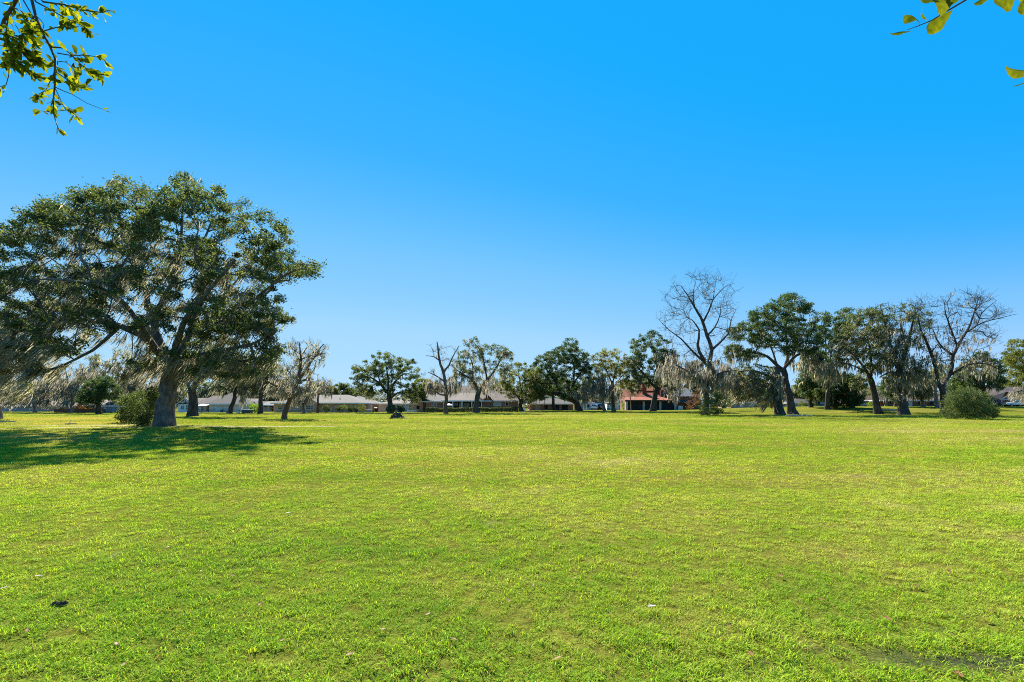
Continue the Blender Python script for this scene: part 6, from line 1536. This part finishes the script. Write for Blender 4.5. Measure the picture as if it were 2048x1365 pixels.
    def scrap(name, px, py, size, mat, label, cat, group=None, curl=.35, lift=.035, par=None):
        x, Y, z = at(px, py)
        nseg = 6
        V, fs = [], []
        yaw = r.uniform(0, 6.28)
        for k in range(nseg + 1):
            t = k / nseg
            w = size * .27 * math.sin(math.pi * (0.08 + 0.86 * t)) ** .8
            cx = (t - .5) * size
            for s in (-1, 0, 1):
                V.append((cx, s * w, lift + (abs(s) * curl * w) + curl * size * .5 * (t - .5) ** 2 + r.normal(0, size * .02)))
        for k in range(nseg):
            for s in (0, 1):
                a = k * 3 + s; fs.append((a, a + 1, a + 4, a + 3))
        me = bpy.data.meshes.new(name); me.from_pydata(V, [], fs); me.materials.append(M[mat])
        me.polygons.foreach_set("use_smooth", np.ones(len(fs), bool))
        o = link_mesh(name, me); o.location = (x, Y, z); o.rotation_euler = (r.normal(0, .2), r.normal(0, .2), yaw)
        return tag(o, label, cat, group)
    o = scrap("pale_leaf", 1305, 1229, .075, 'white_scrap', "pale curled leaf lying on the near grass, right of middle", "leaf", None, .25, .06); o.rotation_euler = (-.12, 0, .2)
    o = scrap("pale_leaf", 76, 1161, .065, 'white_scrap', "whitish dry leaf on the near grass above the dark clod", "leaf"); o.rotation_euler = (-.1, 0, .1)
    scrap("pale_leaf", 577, 1031, .07, 'white_scrap', "small pale leaf in mid-lawn, left of the middle", "leaf")
    scrap("pale_leaf", 8, 1186, .07, 'white_scrap', "whitish dry leaf at the left edge of the near grass", "leaf")
    scrap("dead_leaf", 94, 1166, .05, 'leaf_orange', "bright orange small leaf beside the whitish leaf, lower left", "leaf")
    scrap("dead_leaf", 1913, 1361, .08, 'brown_leaf', "large dark red-brown leaf at the bottom edge, right", "leaf")
    scrap("dead_leaf", 1229, 993, .08, 'brown_leaf', "reddish leaf alone in mid-lawn, straight ahead", "leaf")
    for px, py in ((1216, 1238), (1334, 1247), (1340, 1290), (1462, 1258), (1660, 1136), (1975, 1250), (2040, 1245), (1985, 1232), (560, 1290), (230, 1300), (60, 1270), (470, 1160), (400, 1150), (120, 1240), (1155, 1165), (980, 1150), (1065, 1178), (1770, 1246), (1640, 1210), (860, 1240), (1120, 1330), (700, 1320), (1420, 1180), (250, 1340), (520, 1215), (905, 1290), (1010, 1210), (760, 1270), (1560, 1160), (1830, 1180), (1280, 1120), (1700, 1085), (330, 1100), (640, 1130), (1900, 1150), (1500, 1320)):
        scrap("dead_leaf", px + r.normal(0, 3), py, r.uniform(.035, .06), 'brown_leaf', "small brown curled leaf scattered in the near grass", "leaf", "brown leaves scattered on the near grass")
    x, Y, z = at(117, 1213)
    R = thing("dirt_clod", "dark crumbling clod poking out of the near grass, lower left", "clod", (x, Y, z))
    rr = random.Random(8)
    for k in range(5):
        cx = x + (k - 2) * .022 + rr.uniform(-.005, .005); cy = Y + rr.uniform(-.012, .012); rad = rr.uniform(.014, .022)
        V = []; n = 8
        for i in range(4):
            ph = i / 3 * math.pi * .5
            for a in range(n):
                t = a / n * 6.283; q = rad * math.cos(ph) * rr.uniform(.75, 1.2)
                V.append((cx + q * math.cos(t), cy + q * math.sin(t), z + .012 + rad * 1.5 * math.sin(ph) * rr.uniform(.85, 1.1)))
        fs = [(i * n + a, i * n + (a + 1) % n, (i + 1) * n + (a + 1) % n, (i + 1) * n + a) for i in range(3) for a in range(n)] + [tuple(range(n - 1, -1, -1))]
        MB().poly(V, fs).build("lump", M['debris'], R)
small_things()

# ------------------------------------------------------------------ overhanging oak sprays close to the camera
def leaf_mesh(name, seed, wid, tip, mat='leaf_near'):
    """Obovate oak leaf of unit length along +X with folded midrib and wavy edge."""
    r = np.random.default_rng(seed)
    n = 8
    V, fs = [], []
    for k in range(n + 1):
        t = k / n
        w = wid * (math.sin(math.pi * min(1, t ** tip)) ** .75 if 0 < t < 1 else 0.02) * (1 + r.normal(0, .07))
        z = -.22 * (t - .15) ** 2 + .03 * math.sin(t * 7 + seed)
        V += [(t, -w, z + .30 * w), (t, 0, z), (t, w, z + .26 * w)]
    for k in range(n):
        for s in (0, 1):
            a = k * 3 + s; fs.append((a, a + 3, a + 4, a + 1))
    me = bpy.data.meshes.new(name)
    me.from_pydata([tuple(map(float, v)) for v in V], [], fs)
    me.materials.append(M[mat])
    me.polygons.foreach_set("use_smooth", np.ones(len(fs), bool))
    return me
LEAVES = [leaf_mesh("leaf", 1, .20, 1.5), leaf_mesh("leaf", 2, .17, 1.25), leaf_mesh("leaf", 3, .24, 1.7), leaf_mesh("leaf", 4, .14, 1.1)]

def place_leaf(root, me, base, tipp, width_dir, wscale=1.0, only_matrix=False):
    b, t = Vector(base), Vector(tipp)
    d = t - b; L = d.length; d.normalize()
    w = Vector(width_dir); w = (w - d * w.dot(d))
    if w.length < 1e-4: w = d.orthogonal()
    w.normalize(); nrm = d.cross(w)
    mt = Matrix.Translation(b - root.location) @ Matrix(((d.x * L, w.x * L * wscale, nrm.x * L, 0), (d.y * L, w.y * L * wscale, nrm.y * L, 0), (d.z * L, w.z * L * wscale, nrm.z * L, 0), (0, 0, 0, 1)))
    if only_matrix: return mt
    o = link_mesh("leaf", me, root)
    o.matrix_local = mt
    return o

def twig_tubes(root, lines):
    for pts, r0, r1 in lines:
        mb = MB()
        n = len(pts) - 1
        for k in range(n):
            a, b = r0 + (r1 - r0) * k / n, r0 + (r1 - r0) * (k + 1) / n
            mb.bar(pts[k], pts[k + 1], a, b, 6)
        mb.build("twig", M['twig'], root)

def bough_left():
    r = np.random.default_rng(404)
    Y0 = 2.6
    root = thing("oak_bough", "leafy oak bough hanging into the top left corner", "branch", P(60, -60, Y0))
    Z = .205
    raw = [([(300, -330), (305, -120), (310, 0), (345, 150), (410, 310), (490, 460), (535, 570), (535, 700), (533, 850), (520, 1000), (520, 1100), (545, 1190), (572, 1262)], .0085, .0016, 0),
           ([(305, -120), (420, 20), (640, 50), (800, 100), (1000, 125), (1060, 100)], .005, .0016, -.10), ([(310, -60), (350, 20), (500, 100), (640, 180), (780, 240), (860, 290)], .0045, .0015, .10),
           ([(300, -330), (190, -60), (120, 70), (40, 200), (-10, 330), (-80, 480)], .010, .006, .12), ([(490, 460), (620, 470), (720, 560), (800, 640), (900, 700), (1000, 735)], .004, .0014, -.06),
           ([(560, 520), (700, 545), (840, 540), (960, 560), (1025, 590)], .003, .0012, .05), ([(533, 850), (620, 890), (700, 920), (850, 1010), (1005, 1070)], .0026, .001, .04), ([(410, 310), (550, 270), (680, 250), (760, 200)], .0032, .0013, -.12),
           ([(80, 600), (90, 650), (85, 740), (60, 830), (0, 850), (-40, 850)], .0024, .0014, .05), ([(535, 700), (500, 770), (450, 880), (380, 920), (375, 960)], .0026, .0012, -.05), ([(520, 1100), (480, 1090), (400, 1085)], .002, .001, .02),
           ([(533, 850), (580, 950), (620, 1040), (680, 1080), (750, 1130)], .0024, .001, -.04), ([(535, 700), (600, 740), (680, 800), (760, 830), (840, 850)], .003, .0012, -.1), ([(570, 600), (650, 610), (720, 680), (735, 770)], .0024, .001, .1),
           ([(40, 200), (100, 330), (160, 430), (250, 520), (300, 580)], .004, .0014, .15), ([(345, 150), (260, 260), (200, 380), (150, 520), (120, 620)], .0036, .0014, -.1), ([(190, -60), (260, 60), (330, 180), (300, 330), (330, 470), (400, 600)], .0036, .0014, .2),
           ([(90, 100), (60, 300), (80, 480), (60, 640)], .0036, .0014, .02), ([(120, 70), (220, 120), (280, 230), (300, 300)], .003, .0013, -.15), ([(345, 150), (400, 200), (430, 245), (415, 300)], .0024, .0012, 0), ([(200, 640), (250, 700), (320, 730), (380, 755)], .0022, .001, .05), ([(120, 520), (180, 600), (230, 670)], .0024, .001, .05)]
    lines = []
    for pts, r0, r1, dz in raw:
        m = len(pts)
        lines.append(([P(q[0] * Z, q[1] * Z, Y0 + dz * (k / m)) for k, q in enumerate(pts)], r0, r1))
    twig_tubes(root, lines)
    dens = [60, 48, 48, 60, 46, 18, 2, 28, 12, 18, 7, 24, 34, 20, 78, 84, 84, 76, 46, 4, 24, 32]
    leaves = []
    for (pts, r0, r1), n in zip(lines, dens):
        A = np.array(pts); seg = np.linalg.norm(np.diff(A, axis=0), axis=1); cum = np.concatenate([[0], np.cumsum(seg)])
        for k in range(n):
            u = r.uniform(.18, 1) ** .7 * cum[-1]
            if k < 4: u = cum[-1] * (1 - .01 * k)
            j = max(1, min(int(np.searchsorted(cum, u)), len(A) - 1))
            f = (u - cum[j - 1]) / max(seg[j - 1], 1e-6)
            b = A[j - 1] + (A[j] - A[j - 1]) * f
            td = norm(A[j] - A[j - 1])
            d = norm(td * r.uniform(.3, 1.0) + r.normal(0, .55, 3) + np.array([0, 0, -.12]))
            L = r.uniform(.030, .066)
            e = b + d * L
            px, py = 1024 + F * e[0] / e[1], HOR - F * (e[2] - EYE) / e[1]
            shown = px > -4 and py > -4
            leaves.append((L * (1.0 if shown else 0.0) * float(np.hypot(d[0], d[2])), LEAVES[r.integers(0, 4)], b, e, r.normal(0, 1, 3), r.uniform(.85, 1.15)))
    leaves.sort(key=lambda q: -q[0])
    for q in leaves[:300]: place_leaf(root, *q[1:])
    V, Q = [], []                                               # the smaller rest, joined
    for q in leaves[300:]:
        mt = place_leaf(root, *q[1:], only_matrix=True); i0 = len(V)
        V += [tuple(mt @ v.co) for v in q[1].vertices]; Q += [tuple(i0 + i for i in pl.vertices) for pl in q[1].polygons]
    me = bpy.data.meshes.new("foliage"); me.from_pydata(V, [], Q); me.materials.append(M['leaf_near'])
    me.polygons.foreach_set("use_smooth", np.ones(len(Q), bool))
    link_mesh("foliage", me, root)["kind"] = 'stuff'
bough_left()

BIG_LEAVES = [leaf_mesh("leaf", q, w, t, 'leaf_olive_near') for q, w, t in ((1, .20, 1.5), (2, .17, 1.25), (3, .24, 1.7), (4, .14, 1.1))]

def bough_right():
    Y0 = 1.5
    r = np.random.default_rng(12)
    root = thing("oak_twig", "oak twig with large leaves reaching in at the top right", "branch", P(1990, -50, Y0))
    q = lambda a, b, d=0.0: P(a, b, Y0 + d)
    twig_tubes(root, [([q(2240, -190, .12), q(2080, -95, .06), q(1990, -40, .02), q(1932, 0), q(1909, 14), q(1888, 26), q(1864, 41), q(1838, 51.6), q(1815, 60)], .0042, .0009), ([q(1838, 51.6), q(1838, 44), q(1832, 38)], .0009, .0006), ([q(1990, -40, .02), q(2030, -28), q(2075, -18)], .0022, .0012), ([q(1950, -14), q(1966, -8), q(1984, -6)], .0014, .0009)])
    for (bx, by, tx, ty, w, me, tilt, dz) in ((1907, 19, 1848, 75, 1.05, 1, .3, .02), (1836, 41, 1805, 37, 1.7, 2, .4, .02), (1853, 42, 1837, 18, 1.0, 3, .6, -.02), (1824, 61, 1774, 73, .55, 1, 1.4, .01), (1874, 2, 1836, 4, .85, 1, .5, .01), (1908, 6, 1859, 18, 1.25, 2, .3, -.02), (1928, -4, 1866, 12, 1.15, 2, .7, .03),
                                            (1984, -6, 1943, 14, .75, 1, .6, .01), (2036, -26, 1991, 27, 1.25, 2, .3, .0), (2074, -18, 2032, 37, 1.0, 1, .4, .01), (2040, -28, 2046, 6, 1.0, 0, .4, .02), (1894, 24, 1880, -6, 1.0, 0, .5, .03), (1930, 2, 1905, -22, 1.1, 2, .6, -.02), (1950, -12, 1912, -6, 1.0, 0, .3, .02), (1890, 8, 1876, 22, .9, 3, .5, .03), (2030, -26, 2012, 4, .9, 3, .4, .01), (2080, -20, 2052, 22, 1.1, 2, .5, -.01), (1862, 41, 1852, 60, .8, 3, .8, .01)):
        place_leaf(root, BIG_LEAVES[me], q(bx, by), q(tx, ty, dz), (-(ty - by) * 1.0, tilt * 18, -(tx - bx) * 1.0), w)
    root = thing("oak_twig", "lone oak leaf pair poking in at the right edge, below the top twig", "branch", P(2110, 140, 1.45))
    q = lambda a, b, d=0.0: P(a, b, 1.45 + d)
    twig_tubes(root, [([q(2260, 60, .1), q(2160, 120, .05), q(2110, 140), q(2076, 150), q(2064, 160)], .0028, .0010)])
    place_leaf(root, BIG_LEAVES[2], q(2078, 149), q(2000, 143, .02), (0.1, .35, 1), .9)
    place_leaf(root, BIG_LEAVES[1], q(2064, 160), q(2026, 176, .02), (.1, 1, .1), .8)
    place_leaf(root, BIG_LEAVES[0], q(2100, 142), q(2090, 90, .02), (1, .3, .1), .9)
bough_right()
